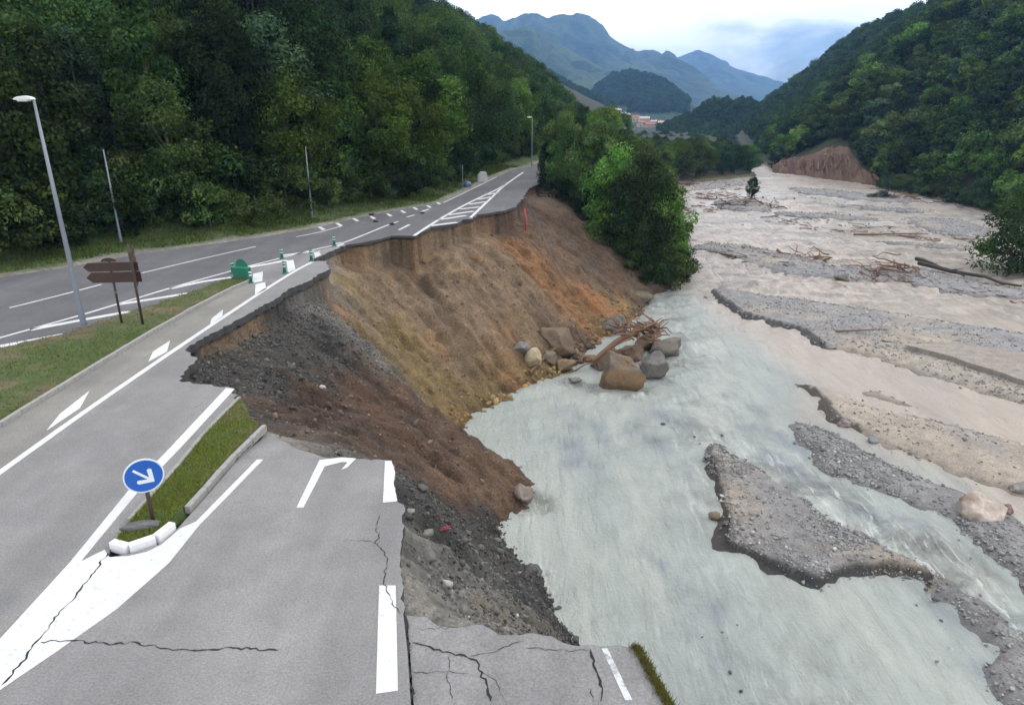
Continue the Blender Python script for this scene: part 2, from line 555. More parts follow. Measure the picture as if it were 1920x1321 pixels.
def flat_poly(name, poly, z, mat, parent=None, thick=None, side=None, zf=None):
    """flat polygon sheet, or slab when thick is given"""
    tris = tessellate_polygon([[Vector((x, y, 0)) for x, y in poly]])
    n = len(poly)
    zz = [zf(x, y) if zf else z for x, y in poly]
    V = [(x, y, q) for (x, y), q in zip(poly, zz)]
    F, fm = [], []
    for t in tris:
        a, b_, c = (Vector(V[i]) for i in t)
        if (b_ - a).cross(c - a).z < 0: t = (t[0], t[2], t[1])
        F.append(list(t)); fm.append(0)
    if thick:
        rr = random.Random(len(poly))
        V += [(x, y, q - thick * rr.uniform(0.75, 1.2)) for (x, y), q in zip(poly, zz)]
        for i in range(n):
            j = (i + 1) % n
            F.append([i, j, n + j, n + i]); fm.append(1)
        for t in tris:
            F.append([n + t[0], n + t[1], n + t[2]]); fm.append(1)
    me = mesh_np(name, V, F, [mat] + ([side] if side else []), fmat=fm)
    return link(name, me, parent)

def strip_poly(pts, w0, w1=None):
    """outline of a band of width w along a world polyline"""
    w1 = w0 if w1 is None else w1
    L, Rr = [], []
    n = len(pts)
    for i, p in enumerate(pts):
        a = pts[max(i - 1, 0)]; b = pts[min(i + 1, n - 1)]
        dx, dy = b[0] - a[0], b[1] - a[1]; l = math.hypot(dx, dy) + 1e-9
        w = (w0 + (w1 - w0) * i / (n - 1)) / 2
        L.append((p[0] - dy / l * w, p[1] + dx / l * w)); Rr.append((p[0] + dy / l * w, p[1] - dx / l * w))
    return L + Rr[::-1]

def resample(pts, step):
    out = [pts[0]]; acc = 0.0
    for a, b in zip(pts[:-1], pts[1:]):
        l = math.hypot(b[0] - a[0], b[1] - a[1])
        t = step - acc
        while t <= l:
            out.append((a[0] + (b[0] - a[0]) * t / l, a[1] + (b[1] - a[1]) * t / l)); t += step
        acc = l - (t - step)
    return out

def smooth_line(pts, k=6):
    """Catmull-Rom through the points"""
    out = []
    n = len(pts)
    for i in range(n - 1):
        p0, p1, p2, p3 = pts[max(i - 1, 0)], pts[i], pts[i + 1], pts[min(i + 2, n - 1)]
        for j in range(k):
            t = j / k
            out.append(tuple(0.5 * (2 * p1[q] + (p2[q] - p0[q]) * t + (2 * p0[q] - 5 * p1[q] + 4 * p2[q] - p3[q]) * t * t
                                    + (3 * p1[q] - p0[q] - 3 * p2[q] + p3[q]) * t ** 3) for q in (0, 1)))
    out.append(pts[-1])
    return out
#PART2
# ================================================================== THE SETTING
# ---- outlines measured on the road plane
FE = PL([(0, 520), (133, 500), (247, 478), (350, 464), (500, 443), (600, 425), (700, 402), (832, 380), (931, 332), (963, 318), (993, 312)])
FE = [ext(FE[0], FE[1], 60)] + FE + [(9, 145), (18, 180)]
ROAD_R_FAR = [(26, 180), (16, 150), (9.5, 120), (5.4, 100)]
BE_FAR = rough_line(PL([(992, 353), (981, 371), (967, 388), (945, 395), (892, 403), (887, 411), (868, 411), (857, 418), (807, 426), (776, 442), (733, 442), (720, 446), (679, 455), (648, 459)]), 0.5, 0.14, 1)
B1 = PL([(648, 459), (600, 468), (540, 482), (470, 501), (437, 521), (350, 553), (240, 588), (115, 630), (0, 655)])
B1X = ext(B1[-1], B1[-2], 60)
K1 = PL([(0, 800), (100, 738), (200, 676), (290, 622), (360, 582), (430, 545), (470, 528)])
K1X = ext(K1[0], K1[1], 30)
BE_SLIP = rough_line(PL([(648, 459), (604, 478), (582, 490), (612, 489), (618, 504), (594, 515), (581, 526), (560, 534), (539, 542), (528, 551), (514, 563), (493, 572), (450, 597), (400, 623), (353, 650), (347, 656), (370, 673), (353, 690), (335, 713), (383, 720), (437, 727), (443, 750)]), 0.22, 0.10, 2)
ISL_L = PL([(443, 753), (385, 810), (330, 880), (280, 935), (240, 982), (208, 1022), (203, 1045)])
GORE_CRACK = PL([(203, 1045), (150, 1108), (80, 1190), (0, 1290)])
GORE_X = ext(GORE_CRACK[-1], GORE_CRACK[-2], 22)
ISL_R = PL([(203, 1045), (260, 1033), (300, 1019), (325, 999), (380, 938), (440, 868), (505, 803)])
BE_FRONT = rough_line(PL([(465, 861), (600, 858), (735, 862), (741, 885), (737, 905), (745, 940), (757, 946), (755, 1000), (749, 1060), (756, 1150)]), 0.16, 0.05, 3)
GAP = PL([(756, 1150), (764, 1220), (770, 1312)])
GAP_X = ext(GAP[-1], GAP[-2], 25)
SLAB_Z = -0.07
BE_SLAB = rough_line(PL([(762, 1152), (800, 1155), (820, 1172), (850, 1174), (905, 1171), (935, 1190), (960, 1190), (1000, 1186), (1035, 1192), (1070, 1208), (1130, 1211), (1190, 1210)], SLAB_Z), 0.14, 0.04, 4)
SLAB_R = PL([(1190, 1210), (1248, 1312)], SLAB_Z)
SLAB_X = ext(SLAB_R[-1], SLAB_R[-2], 22)

main_poly = FE + ROAD_R_FAR + BE_FAR + B1[1:] + [B1X]
main_road = flat_poly('main_road', main_poly, 0, M['asphalt_dark'], None, 0.24, M['asphalt_edge'])
slip_poly = [K1X] + K1 + PL([(470, 502)]) + B1[2:0:-1] + BE_SLIP + ISL_L[1:] + GORE_CRACK[1:] + [GORE_X, (-40, -22)]
slip_road = flat_poly('slip_road', slip_poly, -0.002, M['asphalt_light'], None, 0.36, M['asphalt_edge'])
front_poly = [GORE_X] + GORE_CRACK[::-1] + ISL_R[1:-1] + BE_FRONT + GAP[1:] + [GAP_X]
front_road = flat_poly('turning_road', front_poly, -0.001, M['asphalt_light'], None, 0.26, M['asphalt_edge'])
slab_poly = BE_SLAB + SLAB_R[1:] + [SLAB_X] + [(GAP_X[0] + 0.05, GAP_X[1])] + [(x + 0.05, y) for x, y in GAP[::-1]][:-1]
broken_slab = flat_poly('broken_road', slab_poly, SLAB_Z, M['asphalt_light'], None, 0.26, M['asphalt_edge'])
shelf_poly = rough_line(PL([(466, 859), (441, 866), (470, 832), (499, 800), (528, 818), (560, 832), (600, 842), (650, 848), (700, 853), (733, 859), (600, 856)]), 0.25, 0.06, 6)
shelf = flat_poly('broken_road', shelf_poly, 0, M['asphalt_light'], None, 0.2, M['asphalt_edge'], zf=lambda x, y: -0.06 - 0.22 * max(0, x + 7.4) ** 0.7 * 0.6 - 0.07 * max(0, y - 18.9))
for o in (main_road, slip_road, front_road, broken_slab, shelf): tag(o, kind='structure')

# ---- paint, cracks
def paint(name, px, parent, mat='paint', z=0.006, world=None):
    return flat_poly(name, world if world else PL(px), z, M[mat], parent)
def line(px, w, parent, name='lane_line', mat='paint', z=0.006, extend=0, w1=None):
    q = PL(px)
    if len(q) > 2: q = smooth_line(q, 5)
    if extend: q = [ext(q[0], q[1], extend)] + q
    return flat_poly(name, strip_poly(q, w, w1), z, M[mat], parent)
def crack(px, w, parent, z=0.008, seed=0, zp=0.0):
    q = rough_line(PL(px, zp), 0.085, 0.042, seed)
    n = len(q); r = random.Random(seed)
    L, Rr = [], []
    for i, p in enumerate(q):
        a = q[max(i - 1, 0)]; b = q[min(i + 1, n - 1)]
        dx, dy = b[0] - a[0], b[1] - a[1]; l = math.hypot(dx, dy) + 1e-9
        ww = w * 0.38 * r.uniform(0.25, 1.4) * (0.25 if i in (0, n - 1) else 1)
        L.append((p[0] - dy / l * ww, p[1] + dx / l * ww)); Rr.append((p[0] + dy / l * ww, p[1] - dx / l * ww))
    V = [(x, y, zp + z) for x, y in L + Rr]
    F = [[i, i + 1, n + i + 1, n + i] for i in range(n - 1)]
    return link('crack', mesh_np('crack', V, F, M['crack']), parent)

line([(0, 885), (60, 842), (150, 778), (280, 688), (400, 607), (500, 541), (555, 507), (586, 491)], 0.24, slip_road, extend=25)
for d in ([(87, 807), (113, 775), (168, 732), (150, 765)], [(278, 678), (287, 659), (319, 638), (313, 659)],
          [(394, 608), (397, 597), (418, 580), (417, 594)], [(478, 553), (479, 533), (497, 529), (499, 542)],
          [(473, 531), (475, 513), (493, 509), (492, 527)], [(537, 489), (550, 487), (554, 505), (540, 511)],
          [(588, 471), (597, 470), (602, 478), (591, 483)]):
    paint('road_marking', d, slip_road)
paint('road_marking', [(628, 456), (640, 454), (646, 458), (632, 462)], slip_road)
G = [(424, 727), (318, 840), (240, 920), (130, 1055), (0, 1197)]
G2 = [(109, 1219), (218, 1142), (317, 1055), (374, 984), (494, 861), (482, 861), (368, 977), (338, 990), (323, 1003), (302, 1021), (275, 1034), (240, 1042),
      (205, 1044), (196, 1030), (152, 1052), (262, 918), (335, 843), (440, 729)]
gw = PL(G) + [ext(P(0, 1197), P(130, 1055), 9), ext(P(0, 1293), P(109, 1219), 7)] + [P(0, 1293)] + PL(G2)
paint('gore_marking', None, front_road, world=gw)
# bent lane arrow
paint('lane_arrow', [(556, 951), (569, 951), (609, 874), (640, 866), (652, 866), (640, 880), (651, 876), (668, 859), (640, 857), (599, 862)], front_road)
for d in ([(705, 1300), (746, 1294), (742, 1097), (711, 1097)], [(718, 942), (745, 939), (738, 905), (741, 885), (734, 864), (722, 864)]):
    paint('lane_dash', d, front_road)
flat_poly('lane_line', PL([(1128, 1215), (1139, 1215), (1186, 1312), (1172, 1312)], SLAB_Z), SLAB_Z + 0.006, M['worn_paint'], broken_slab)
# main road: centre dashes, edge lines, hatching
line([(18, 577), (110, 554), (190, 533)], 0.16, main_road, 'lane_dash')
line([(265, 512), (370, 487), (480, 462)], 0.16, main_road, 'lane_dash')
line([(555, 444), (600, 435), (640, 424)], 0.16, main_road, 'lane_dash')
line([(0, 633), (75, 612), (150, 591), (233, 566), (333, 536), (430, 509), (470, 498), (530, 483), (580, 470), (640, 456), (683, 440), (722, 424), (747, 415)], 0.2, main_road, extend=25)
for h in ([(0, 649), (60, 638), (118, 627)], [(57, 618), (163, 598), (243, 584)], [(220, 571), (283, 561), (352, 550)],
          [(320, 541), (380, 528), (434, 520)], [(466, 501), (500, 495), (538, 488)], [(530, 479), (565, 474), (600, 470)]):
    line(h, 0.42, main_road, 'hatch_stripe')
for d in ([(763, 407), (777, 403)], [(790, 397), (804, 392)], [(748, 431), (768, 421)]):
    line(d, 0.28, main_road, 'lane_dash')
HL = [(776, 442), (816, 416), (857, 392), (892, 374), (928, 357), (946, 347)]
HR = [(882, 408), (919, 373), (946, 348), (981, 323)]
line(HL, 0.3, main_road); line(HR, 0.3, main_road)
def lerp_line(q, t):
    s = t * (len(q) - 1); i = min(int(s), len(q) - 2); f = s - i
    return (q[i][0] + (q[i + 1][0] - q[i][0]) * f, q[i][1] + (q[i + 1][1] - q[i][1]) * f)
for a, b in (((808, 423), (857, 417)), ((822, 412), (874, 404)), ((840, 403), (888, 396)), ((862, 392), (900, 388)), ((880, 383), (912, 378)), ((896, 374), (922, 369)), ((914, 365), (933, 361))):
    line([a, b], 0.5, main_road, 'hatch_stripe')
line([(905, 337), (915, 333)], 0.3, main_road, 'lane_dash')
for x, y in ((603, 428), (636, 421), (667, 412), (699, 408), (730, 403), (756, 397), (779, 391), (804, 387), (822, 381)):
    s = 1.0 - (x - 600) / 700
    paint('road_marking', [(x - 8 * s, y - 2.6 * s), (x - 2 * s, y - 3.4 * s), (x + 8 * s, y + 2.2 * s), (x + 1 * s, y + 3.6 * s)], main_road)
line([(832, 380), (880, 357), (931, 332)], 0.22, main_road, 'edge_line', 'worn_paint')

crack([(75, 1203), (140, 1200), (200, 1206), (260, 1205), (310, 1215), (380, 1218), (420, 1214), (470, 1216), (522, 1219)], 0.045, front_road, seed=1)
crack([(202, 1036), (180, 1068), (150, 1106), (110, 1152), (80, 1190), (40, 1242), (2, 1285)], 0.05, front_road, 0.010, seed=2)
crack([(714, 965), (705, 985), (712, 1008), (702, 1018), (722, 1036), (726, 1052), (720, 1085), (724, 1105), (735, 1132), (752, 1150)], 0.028, front_road, 0.010, seed=3)
crack([(640, 1012), (680, 1012), (702, 1018)], 0.018, front_road, seed=4)
crack([(757, 1150), (761, 1185), (765, 1225), (768, 1265), (774, 1315)], 0.09, broken_slab, seed=5, zp=-0.01)
for k, (c, w) in enumerate(([[(773, 1204), (800, 1210), (830, 1222), (870, 1228), (893, 1237), (897, 1255), (912, 1280), (920, 1314)], 0.055],
             [[(1107, 1217), (1112, 1245), (1120, 1262), (1130, 1290), (1126, 1314)], 0.07],
             [[(880, 1230), (915, 1224), (945, 1212), (985, 1200)], 0.02], [[(772, 1258), (800, 1262), (840, 1257), (880, 1262)], 0.018],
             [[(845, 1226), (838, 1262), (848, 1312)], 0.016], [[(775, 1180), (810, 1178), (860, 1176)], 0.014], [[(897, 1255), (930, 1275), (945, 1312)], 0.016],
             [[(985, 1214), (1040, 1219), (1107, 1217)], 0.018], [[(1108, 1290), (1112, 1314)], 0.03])):
    crack(c, w, broken_slab, seed=10 + k, zp=SLAB_Z)
crack([(490, 805), (470, 835), (440, 866)], 0.05, front_road, seed=31)

# paler gutter strip between kerb and edge line
EL = PL([(0, 885), (60, 842), (150, 778), (280, 688), (400, 607), (500, 541)])
flat_poly('gutter_strip', [K1X] + K1[:-1] + PL([(466, 531), (500, 541)]) + EL[::-1][1:] + [ext(EL[0], EL[1], 30)], 0.003, M['shoulder'], slip_road)

# ---- traffic islands: a turf bed and single kerb stones
def turf_col(x, y, z, bare=0.5):
    n = fbm(x * 0.5, y * 0.5, 5, 4); n2 = fbm(x * 2.2, y * 2.2, 8, 3)
    a = np.stack([0.055 + 0 * x, 0.085 + 0 * x, 0.022 + 0 * x], 1); b = np.stack([0.125 + 0 * x, 0.095 + 0 * x, 0.055 + 0 * x], 1)
    t = sstep(0.0, 0.5, n * 0.8 + n2 * 0.5 + (bare - 0.5))[:, None]
    return a * (1 - t) + b * t

def turf_bed(name, poly, h, bump_h, res, bare):
    xs = np.array([p[0] for p in poly]); ys = np.array([p[1] for p in poly])
    def zf(X, Y):
        d = sdist(X, Y, poly)
        return np.where(d > 0, h + bump_h * sstep(0, 2.0, d) + 0.03 * fbm(X * 2, Y * 2, 4, 3), -0.2)
    me, V, F = grid_mesh(name, np.arange(xs.min() - res, xs.max() + 2 * res, res), np.arange(ys.min() - res, ys.max() + 2 * res, res), zf, M['turf'],
                         lambda x, y, z: turf_col(x, y, z, bare), lambda X, Y, Z: sdist(X, Y, poly) > 0)
    return tag(link(name, me), kind='structure'), V

def kerb_run(pts, parent, length, w, h, mat, seed, gap=0.012, base=-0.1, tilt=0.012):
    q = resample(pts, length)
    r = random.Random(seed)
    for a, b in zip(q[:-1], q[1:]):
        l = math.hypot(b[0] - a[0], b[1] - a[1]) - gap
        me = bevel(MB().box((0, 0, 0), (l, w, h - base)).mesh('kerb_stone', M[mat]), 0.018)
        o = link('kerb_stone', me, parent, ((a[0] + b[0]) / 2, (a[1] + b[1]) / 2, (h + base) / 2 + r.uniform(-0.008, 0.012)),
                 (r.uniform(-tilt, tilt), r.uniform(-tilt, tilt), math.atan2(b[1] - a[1], b[0] - a[0])))

def offset(pts, d):
    out = []
    for i, p in enumerate(pts):
        a = pts[max(i - 1, 0)]; b = pts[min(i + 1, len(pts) - 1)]
        dx, dy = b[0] - a[0], b[1] - a[1]; l = math.hypot(dx, dy) + 1e-9
        out.append((p[0] - dy / l * d, p[1] + dx / l * d))
    return out

isl1_poly = [B1X] + B1[::-1][:5] + PL([(455, 519), (470, 524)]) + offset(K1, 0.16)[::-1][1:] + [offset([K1X, K1[0]], 0.16)[0]]
island1, ISL1_V = turf_bed('traffic_island', isl1_poly, 0.13, 0.10, 0.35, 0.62)
kerb_run([K1X] + K1, island1, 1.0, 0.16, 0.17, 'kerb', 3)
isl2_poly = offset(ISL_L, -0.1)[:-1] + offset(ISL_R, 0.12) [:-1] + PL([(498, 796), (470, 795), (455, 775)])
isl2_poly = PL([(452, 752), (392, 812), (338, 880), (288, 937), (250, 980), (222, 1015), (222, 1026), (258, 1020), (292, 1006), (318, 985), (368, 932), (430, 862), (488, 802), (472, 792), (460, 772)])
island2, ISL2_V = turf_bed('traffic_island', isl2_poly, 0.14, 0.05, 0.12, 0.42)
kerb_run(PL([(450, 752), (390, 812), (335, 880), (285, 937), (246, 980), (226, 1004)]), island2, 0.98, 0.13, 0.19, 'kerb', 5)
kerb_run(PL([(497, 803), (434, 864), (376, 932), (328, 984)]), island2, 1.0, 0.16, 0.15, 'kerb', 6, gap=0.025, tilt=0.02)
for o in list(kerb_run.__defaults__ or []): pass
nose = smooth_line(PL([(326, 988), (300, 1010), (262, 1026), (225, 1034), (211, 1030), (213, 1012)]), 4)
kerb_run(nose, island2, 0.62, 0.2, 0.18, 'kerb_white', 7, gap=0.03, tilt=0.03)

# ---- embankment torn open by the flood: one sheet from the road edge to under the river
TOP = ROAD_R_FAR + BE_FAR + BE_SLIP[1:] + PL([(467, 790), (500, 797), (507, 803), (488, 838), (480, 860)]) + BE_FRONT[1:] + BE_SLAB[1:] + SLAB_R[1:] + [(3.2, -26), (-60, -26), (-60, 180)]
CTL = []           # x, y, z, soil
def C(px, py, z, s): x, y = P(px, py, z); CTL.append((x, y, z, s))
SOIL = dict(K=(0.046, 0.043, 0.040), G=(0.135, 0.130, 0.120), B=(0.132, 0.078, 0.044), R=(0.078, 0.047, 0.032), T=(0.172, 0.119, 0.074),
            O=(0.225, 0.112, 0.046), Y=(0.190, 0.130, 0.054), S=(0.215, 0.200, 0.175), U=(0.105, 0.072, 0.048))
for a in ((904, 410, -1.2, 'U'), (857, 420, -1.4, 'U'), (807, 430, -1.2, 'T'), (760, 445, -1.2, 'T'), (720, 450, -1.2, 'T'), (679, 460, -1.2, 'U'), (648, 466, -1.2, 'U'),
          (620, 506, -1.0, 'S'), (598, 520, -0.7, 'G'), (562, 540, -0.7, 'G'), (530, 554, -0.7, 'G'), (495, 576, -0.7, 'K'), (452, 602, -0.7, 'T'), (402, 629, -0.7, 'T'), (358, 658, -0.7, 'T'),
          (376, 680, -1.0, 'K'), (350, 700, -0.8, 'K'), (390, 716, -1.0, 'K'), (437, 732, -1.2, 'K'), (446, 752, -0.8, 'K'), (470, 792, -0.7, 'R'),
          (500, 815, -0.45, 'S'), (520, 840, -0.5, 'S'), (560, 850, -0.6, 'S'), (640, 856, -0.8, 'G'), (700, 860, -1.0, 'G'),
          (750, 880, -1.0, 'K'), (748, 905, -1.1, 'K'), (770, 930, -1.6, 'K'), (762, 970, -0.8, 'S'), (768, 1040, -0.5, 'S'), (772, 1120, -0.45, 'S'), (800, 1140, -0.6, 'S'), (835, 1165, -0.7, 'S'),
          (900, 1165, -1.2, 'G'), (950, 1184, -1.4, 'G'), (1000, 1180, -1.6, 'G'), (1060, 1203, -2.6, 'G'),
          # crest of the near fan
          (590, 560, -1.2, 'G'), (640, 600, -2.4, 'G'), (690, 640, -4.1, 'G'), (740, 700, -5.6, 'G'), (800, 765, -7.0, 'R'), (860, 800, -8.0, 'R'), (930, 860, -8.8, 'B'), (980, 912, -9.7, 'B'), (1000, 938, -10.6, 'B'),
          # its camera side
          (450, 670, -1.25, 'K'), (400, 652, -0.95, 'T'), (420, 668, -1.1, 'K'), (450, 626, -0.95, 'T'), (500, 592, -0.95, 'K'), (480, 640, -1.3, 'K'), (520, 600, -1.15, 'K'), (540, 650, -1.9, 'K'), (600, 620, -2.1, 'K'), (500, 700, -1.8, 'K'), (560, 700, -2.7, 'K'), (640, 690, -3.8, 'K'), (480, 760, -1.6, 'R'),
          (600, 770, -4.1, 'R'), (540, 790, -2.6, 'R'), (700, 760, -5.4, 'R'), (700, 800, -5.8, 'R'), (790, 810, -7.0, 'R'), (620, 830, -3.4, 'R'), (660, 845, -3.4, 'R'), (720, 850, -4.4, 'R'), (770, 870, -5.6, 'R'), (850, 870, -7.7, 'R'),
          (850, 905, -8.1, 'B'), (900, 915, -8.9, 'B'), (940, 930, -9.6, 'B'), (880, 945, -9.9, 'B'), (815, 915, -6.8, 'R'), (850, 950, -8.8, 'B'), (890, 980, -9.9, 'R'),
          (800, 960, -4.0, 'K'), (790, 1010, -2.6, 'K'), (850, 1000, -6.4, 'K'), (890, 1005, -9.0, 'K'), (800, 1070, -1.9, 'G'), (850, 1060, -4.2, 'K'), (910, 1060, -7.0, 'K'), (970, 1070, -9.0, 'K'),
          (830, 1120, -1.6, 'G'), (880, 1120, -3.6, 'G'), (940, 1120, -6.0, 'G'), (1000, 1120, -8.8, 'K'), (900, 1150, -2.3, 'G'), (960, 1160, -4.2, 'G'), (1010, 1160, -7.2, 'K'), (1040, 1195, -8.6, 'K'),
          # back cliff
          (650, 540, -2.4, 'Y'), (700, 500, -2.0, 'T'), (720, 560, -3.9, 'T'), (800, 500, -2.9, 'T'), (800, 600, -5.6, 'T'), (760, 650, -6.5, 'Y'), (860, 680, -8.0, 'T'), (800, 720, -8.4, 'Y'), (850, 760, -9.7, 'Y'), (900, 550, -4.8, 'T'), (870, 470, -2.3, 'T'), (960, 650, -8.3, 'T'), (900, 620, -6.9, 'T'), (930, 720, -9.6, 'Y'),
          (915, 440, -1.7, 'T'), (945, 480, -3.0, 'T'), (990, 540, -5.5, 'T'), (1040, 605, -8.2, 'T'), (1070, 640, -9.5, 'T'),
          (945, 430, -2.0, 'R'), (965, 480, -3.9, 'O'), (1010, 525, -6.0, 'O'), (1050, 570, -7.8, 'O'), (1090, 605, -9.2, 'O'), (1000, 400, -1.6, 'R'), (1030, 440, -3.6, 'U'), (1060, 500, -5.8, 'U'), (1100, 500, -6.4, 'U'), (1110, 560, -8.4, 'O'), (1150, 550, -8.8, 'U'), (1180, 580, -9.9, 'Y'),
          # waterline
          (1222, 562, -10.6, 'U'), (1190, 592, -10.6, 'U'), (1150, 628, -10.6, 'Y'), (1095, 652, -10.6, 'U'), (1078, 690, -10.6, 'U'), (1040, 706, -10.6, 'Y'), (1000, 717, -10.6, 'Y'), (960, 738, -10.6, 'O'), (940, 762, -10.6, 'Y'), (905, 773, -10.6, 'Y'), (870, 788, -10.6, 'Y'),
          (985, 948, -10.6, 'B'), (940, 957, -10.6, 'B'), (918, 964, -10.6, 'R'), (920, 990, -10.6, 'K'), (915, 1006, -10.6, 'K'), (945, 1017, -10.6, 'K'), (990, 1052, -10.6, 'K'), (1018, 1080, -10.6, 'K'), (1030, 1140, -10.6, 'K'), (1045, 1165, -10.6, 'K'), (1072, 1203, -10.5, 'K')):
    C(*a)
for a in ((-5.8, 41.8, -9.0, 'Y'), (-9.2, 43.0, -6.0, 'Y'), (-11.6, 44.5, -3.4, 'T'), (-3.2, 41.0, -10.9, 'Y'), (-0.5, 39, -11.5, 'Y'),
          (5.2, 19, -10.8, 'K'), (6.2, 12, -10.8, 'K'), (7, 2, -10.8, 'K'), (8, -12, -10.8, 'K'), (8, -24, -10.8, 'K'), (3.4, 10.5, -2.2, 'G'), (3.8, 2, -2, 'G'), (3.8, -12, -2, 'G'), (3.8, -24, -2, 'G'),
          (12, 20, -12.5, 'K'), (12, 34, -12.5, 'K'), (12, 48, -12.5, 'K'), (20, 60, -12.5, 'K'), (22, 72, -12.5, 'K'), (20, 6, -12.5, 'K'), (20, -20, -12.5, 'K'), (21, 88, -10.8, 'U'), (19, 80, -10.4, 'U'),
          (14, 84, -7.5, 'U'), (9, 86, -3.5, 'U'), (12, 93, -4.5, 'U'), (18, 93, -8.5, 'U'), (5, 88, -0.9, 'U'), (6.5, 96, -0.7, 'U'), (22, 96, -10.6, 'U')):
    CTL.append(a)
ctl = np.array([c[:3] for c in CTL]); ctc = np.array([SOIL[c[3]] for c in CTL])
def tps_fit(p, z, lam=0.02):
    n = len(p)
    d = np.sqrt(((p[:, None] - p[None]) ** 2).sum(2)) + 1e-9
    K = d * d * np.log(d) + lam * np.eye(n) * d.mean() ** 2
    Pm = np.concatenate([np.ones((n, 1)), p], 1)
    A = np.zeros((n + 3, n + 3)); A[:n, :n] = K; A[:n, n:] = Pm; A[n:, :n] = Pm.T
    return np.linalg.solve(A, np.concatenate([z, np.zeros(3)]))
wts = tps_fit(ctl[:, :2], ctl[:, 2])
def tps(x, y):
    r = wts[-3] + wts[-2] * x + wts[-1] * y
    for (a, b, _), w in zip(ctl, wts[:-3]):
        q = (x - a) ** 2 + (y - b) ** 2 + 1e-12
        r = r + w * 0.5 * q * np.log(q)
    return r
ES = 0.135
EX = np.arange(-17, 22.5, ES); EY = np.concatenate([np.arange(-26, 4, 1.0), np.arange(4, 97.2, ES)])
def flow_streaks():
    """noise smeared along the fall line, so gullies run downhill on every face"""
    X, Y = np.meshgrid(EX, EY)
    Z = np.clip(tps(X, Y), -12.5, 0)
    for _ in range(3):
        Z[1:-1, 1:-1] = (Z[1:-1, 1:-1] * 2 + Z[:-2, 1:-1] + Z[2:, 1:-1] + Z[1:-1, :-2] + Z[1:-1, 2:]) / 6
    gy_, gx_ = np.gradient(Z, EY, EX)
    m = np.hypot(gx_, gy_) + 1e-6; gx_, gy_ = gx_ / m, gy_ / m
    iy = np.arange(len(EY))
    out = []
    for freq, step, n in ((0.62, 0.45, 14), (2.4, 0.24, 12), (5.2, 0.16, 11)):
        acc = np.zeros_like(X); c = 0
        for sg_ in (1, -1):
            qx, qy = X.copy(), Y.copy()
            for k in range(n):
                i = np.clip(((qx - EX[0]) / ES + 0.5).astype(int), 0, len(EX) - 1)
                j = np.clip(np.interp(qy, EY, iy) + 0.5, 0, len(EY) - 1).astype(int)
                acc += vnoise(qx * freq, qy * freq, 161) + 0.5 * vnoise(qx * freq * 2.3, qy * freq * 2.3, 163); c += 1
                qx += sg_ * step * gx_[j, i]; qy += sg_ * step * gy_[j, i]
        acc /= c
        out.append(np.clip((acc - acc.mean()) / acc.std(), -2.5, 2.5))
    return out
LIC1, LIC2, LIC3 = flow_streaks()
def lic(A, x, y):
    fx = np.clip((x - EX[0]) / ES, 0, len(EX) - 1.001); fy = np.clip(np.interp(y, EY, np.arange(len(EY))), 0, len(EY) - 1.001)
    i, j = fx.astype(int), fy.astype(int); fx, fy = fx - i, fy - j
    return (A[j, i] * (1 - fx) + A[j, i + 1] * fx) * (1 - fy) + (A[j + 1, i] * (1 - fx) + A[j + 1, i + 1] * fx) * fy
def embank_z(X, Y):
    shp = X.shape
    x, y = X.ravel(), Y.ravel()
    wx = x + 0.25 * fbm(x * 0.7, y * 0.7, 41, 3); wy = y + 0.25 * fbm(x * 0.7 + 50, y * 0.7, 43, 3)
    z = tps(wx, wy)
    d = -sdist(x + 0.10 * fbm(x * 1.5, y * 1.5, 71, 3), y, TOP) + 0.12
    scarp = 0.42 + 0.18 * sstep(44, 52, y) + 0.30 * fbm(x * 0.4, y * 0.4, 9, 2)
    soft = np.exp(-(((x + 6.8) / 2.4) ** 2 + ((y - 20.0) / 1.8) ** 2)) + np.exp(-(((x + 2.4) / 0.9) ** 2 + ((y - 13.6) / 2.6) ** 2))
    scarp = scarp * (1 - 0.85 * np.clip(soft, 0, 1))
    z = np.minimum(z, -0.27 - np.minimum(np.clip(d, 0, 9) * 2.6, scarp))
    # gullies down the faces, lumps, loose gravel relief
    t = np.clip((-0.6 - z) / 2.5, 0, 1) * sstep(0.2, 1.6, d)
    lump = fbm(x * 0.9, y * 0.9, 31, 4)
    fine = fbm(x * 3.2, y * 3.2, 33, 3)
    foot = sstep(WZ + 0.2, WZ + 1.8, z)
    z = z + t * ((0.62 * (0.8 - np.abs(lic(LIC1, x, y))) + 0.12 * lic(LIC1, x, y) + 0.20 * lic(LIC2, x, y) + 0.06 * lic(LIC3, x, y)) * (0.35 + 0.65 * foot) + 0.40 * lump + 0.18 * fine)
    # ledges in the soil
    z = z + t * np.sin((z + 0.5 * lump) * 5.0) * 0.07
    z = np.where(d <= 0, -0.29, np.minimum(z, -0.29))
    return np.maximum(z, -13.5).reshape(shp)
